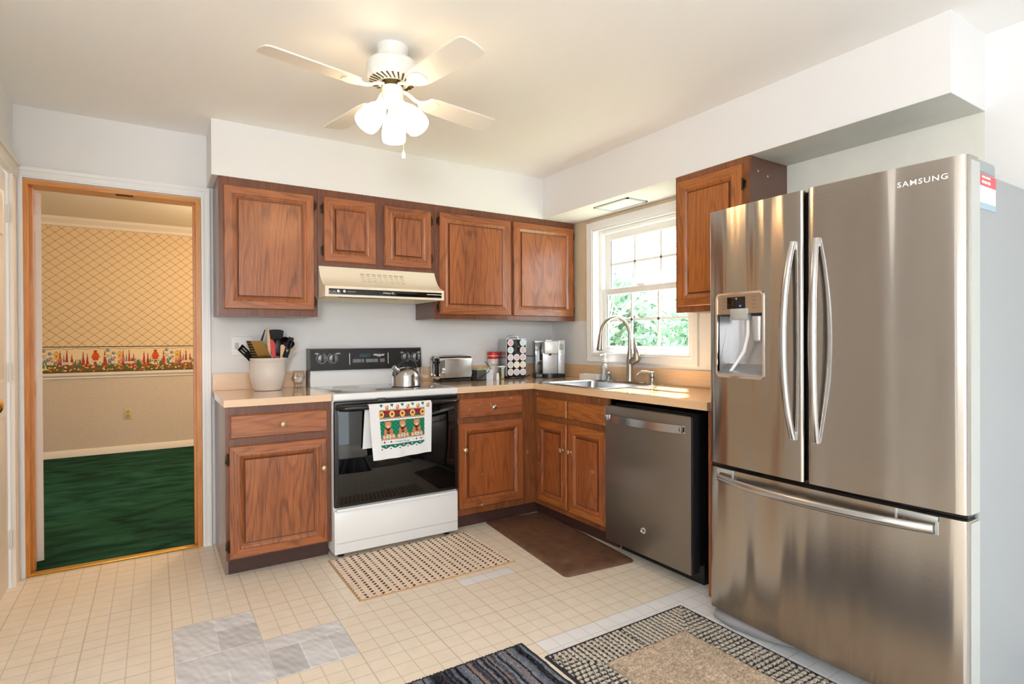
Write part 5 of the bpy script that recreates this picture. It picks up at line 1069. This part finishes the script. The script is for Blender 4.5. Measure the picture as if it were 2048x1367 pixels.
# ------------------------------------------------------------ ceiling fan
FX_, FY_ = -1.968, -1.552
t = thing('ceiling_fan', 'white four-blade ceiling fan with three lit glass shades', 'ceiling fan', (FX_, FY_, H))
fw = M('fan_white', (232, 232, 230), .35); bl_m = M('blade_white', (236, 232, 224), .45)
MB().lathe([(.066, 0), (.066, -.012), (.062, -.022), (.060, -.040), (.066, -.052), (.060, -.062)], (FX_, FY_, H-.0005), 40).build('canopy', fw, t)
hs = MB(); hs.lathe([(.060, -.055), (.098, -.066), (.106, -.076), (.107, -.118), (.103, -.130), (.096, -.138), (.058, -.150), (.050, -.146)], (FX_, FY_, H), 48); HS = hs.build('motor_housing', fw, t, smooth=35)
b = MB()
for k in range(26):
    a = 2*PI*k/26; a2 = a+.16
    p0, p1 = Vector((FX_+.094*math.cos(a), FY_+.094*math.sin(a), H-.1405)), Vector((FX_+.064*math.cos(a2), FY_+.064*math.sin(a2), H-.1505)); dr_ = (p1-p0).normalized(); W_ = dr_.cross(Vector((0, 0, 1))).normalized()*.0038; nz_ = Vector((0, 0, -.0012)); b.loft([[p0-W_+nz_, p0+W_+nz_, p0+W_-nz_, p0-W_-nz_], [p1-W_*.6+nz_, p1+W_*.6+nz_, p1+W_*.6-nz_, p1-W_*.6-nz_]])
b.build('vent_slots', M('vent_shadow', (70, 58, 20), .8), HS)
MB().lathe([(.044, -.140), (.044, -.166)], (FX_, FY_, H), 30).build('rotor', M('rotor_brass', (96, 80, 40), .4, metal=.6), t)
MB().lathe([(.020, -.160), (.043, -.163), (.044, -.175), (.044, -.212), (.046, -.218), (.044, -.230), (.030, -.246), (.012, -.252), (.001, -.254)], (FX_, FY_, H), 36).build('light_kit', fw, t, smooth=40)
BZ = 2.235
blp = [(.165, -.045), (.155, -.02), (.155, .02), (.165, .045), (.20, .052), (.30, .055), (.50, .059), (.518, .056), (.530, .044), (.536, .0), (.530, -.044), (.518, -.056), (.50, -.059), (.30, -.055), (.20, -.052)]
bp_ = None
for k in range(4):
    A = math.radians(11+90*k); R4 = Matrix.Translation((FX_, FY_, BZ)) @ Matrix.Rotation(A, 4, 'Z') @ Matrix.Rotation(math.radians(-10), 4, 'X')
    b = MB(); b.loft([[R4 @ Vector((x, y, z)) for x, y in blp] for z in (-.0028, .0028)]); BL = b.build('blade', bl_m, t, smooth=30)
    b = MB(); b.tube([R4 @ Vector((.045, 0, .024)), R4 @ Vector((.075, 0, .018)), R4 @ Vector((.11, 0, .000)), R4 @ Vector((.15, 0, -.006))], [.010, .012, .012, .012], 10, flat=.5)
    ip = [(.13, -.012), (.155, -.034), (.19, -.040), (.215, -.026), (.222, 0), (.215, .026), (.19, .040), (.155, .034), (.13, .012)]
    b.loft([[R4 @ Vector((x, y, z)) for x, y in ip] for z in (-.0075, -.003)])
    for q in ((.17, -.02), (.17, .02), (.205, 0)): b.sphere(R4 @ Vector((q[0], q[1], -.0078)), .004, n=8)
    b.build('blade_iron', fw, BL, smooth=40)
sh_m = M('lit_frosted_glass', (255, 226, 178), .4, emit=8.)
for az in (67, 187, 307):
    a = math.radians(az); D = Vector((math.cos(a)*math.sin(math.radians(38)), math.sin(a)*math.sin(math.radians(38)), -math.cos(math.radians(38)))); o3 = Vector((FX_, FY_, H-.232))+Vector((math.cos(a)*.035, math.sin(a)*.035, 0))
    b = MB(); b.lathe([(.018, 0), (.021, .01), (.021, .03), (.017, .034)], o3, 20, D); SK = b.build('lamp_socket', fw, t)
    b = MB(); b.lathe([(.022, .024), (.028, .034), (.037, .052), (.046, .080), (.050, .105), (.051, .125), (.048, .142), (.046, .142), (.048, .122), (.043, .080), (.034, .052), (.020, .030)], o3, 28, D, cap0=False, cap1=False); b.build('lamp_shade', sh_m, t, smooth=50)
    b = MB(); b.sphere(tuple(o3+D*.088), .026, n=16); b.build('light_bulb', sh_m, SK)
b = MB(); px_, py_ = FX_+.045, FY_-.005; b.tube([(px_-.01, py_, H-.235), (px_, py_, H-.26), (px_, py_, H-.42)], .0016, 6).build('pull_chain', M('chain_gold', (206, 180, 130), .3, metal=.8), t)
MB().lathe([(.003, 0), (.007, -.012), (.0085, -.026), (.006, -.034), (.001, -.035)], (px_, py_, H-.418), 14).build('chain_pull', white_pl, t)
b = MB(); b.tube([(FX_-.01, FY_-.03, H-.25), (FX_-.01, FY_-.032, H-.32)], .0014, 6).build('pull_chain', bpy.data.materials['chain_gold'], t)
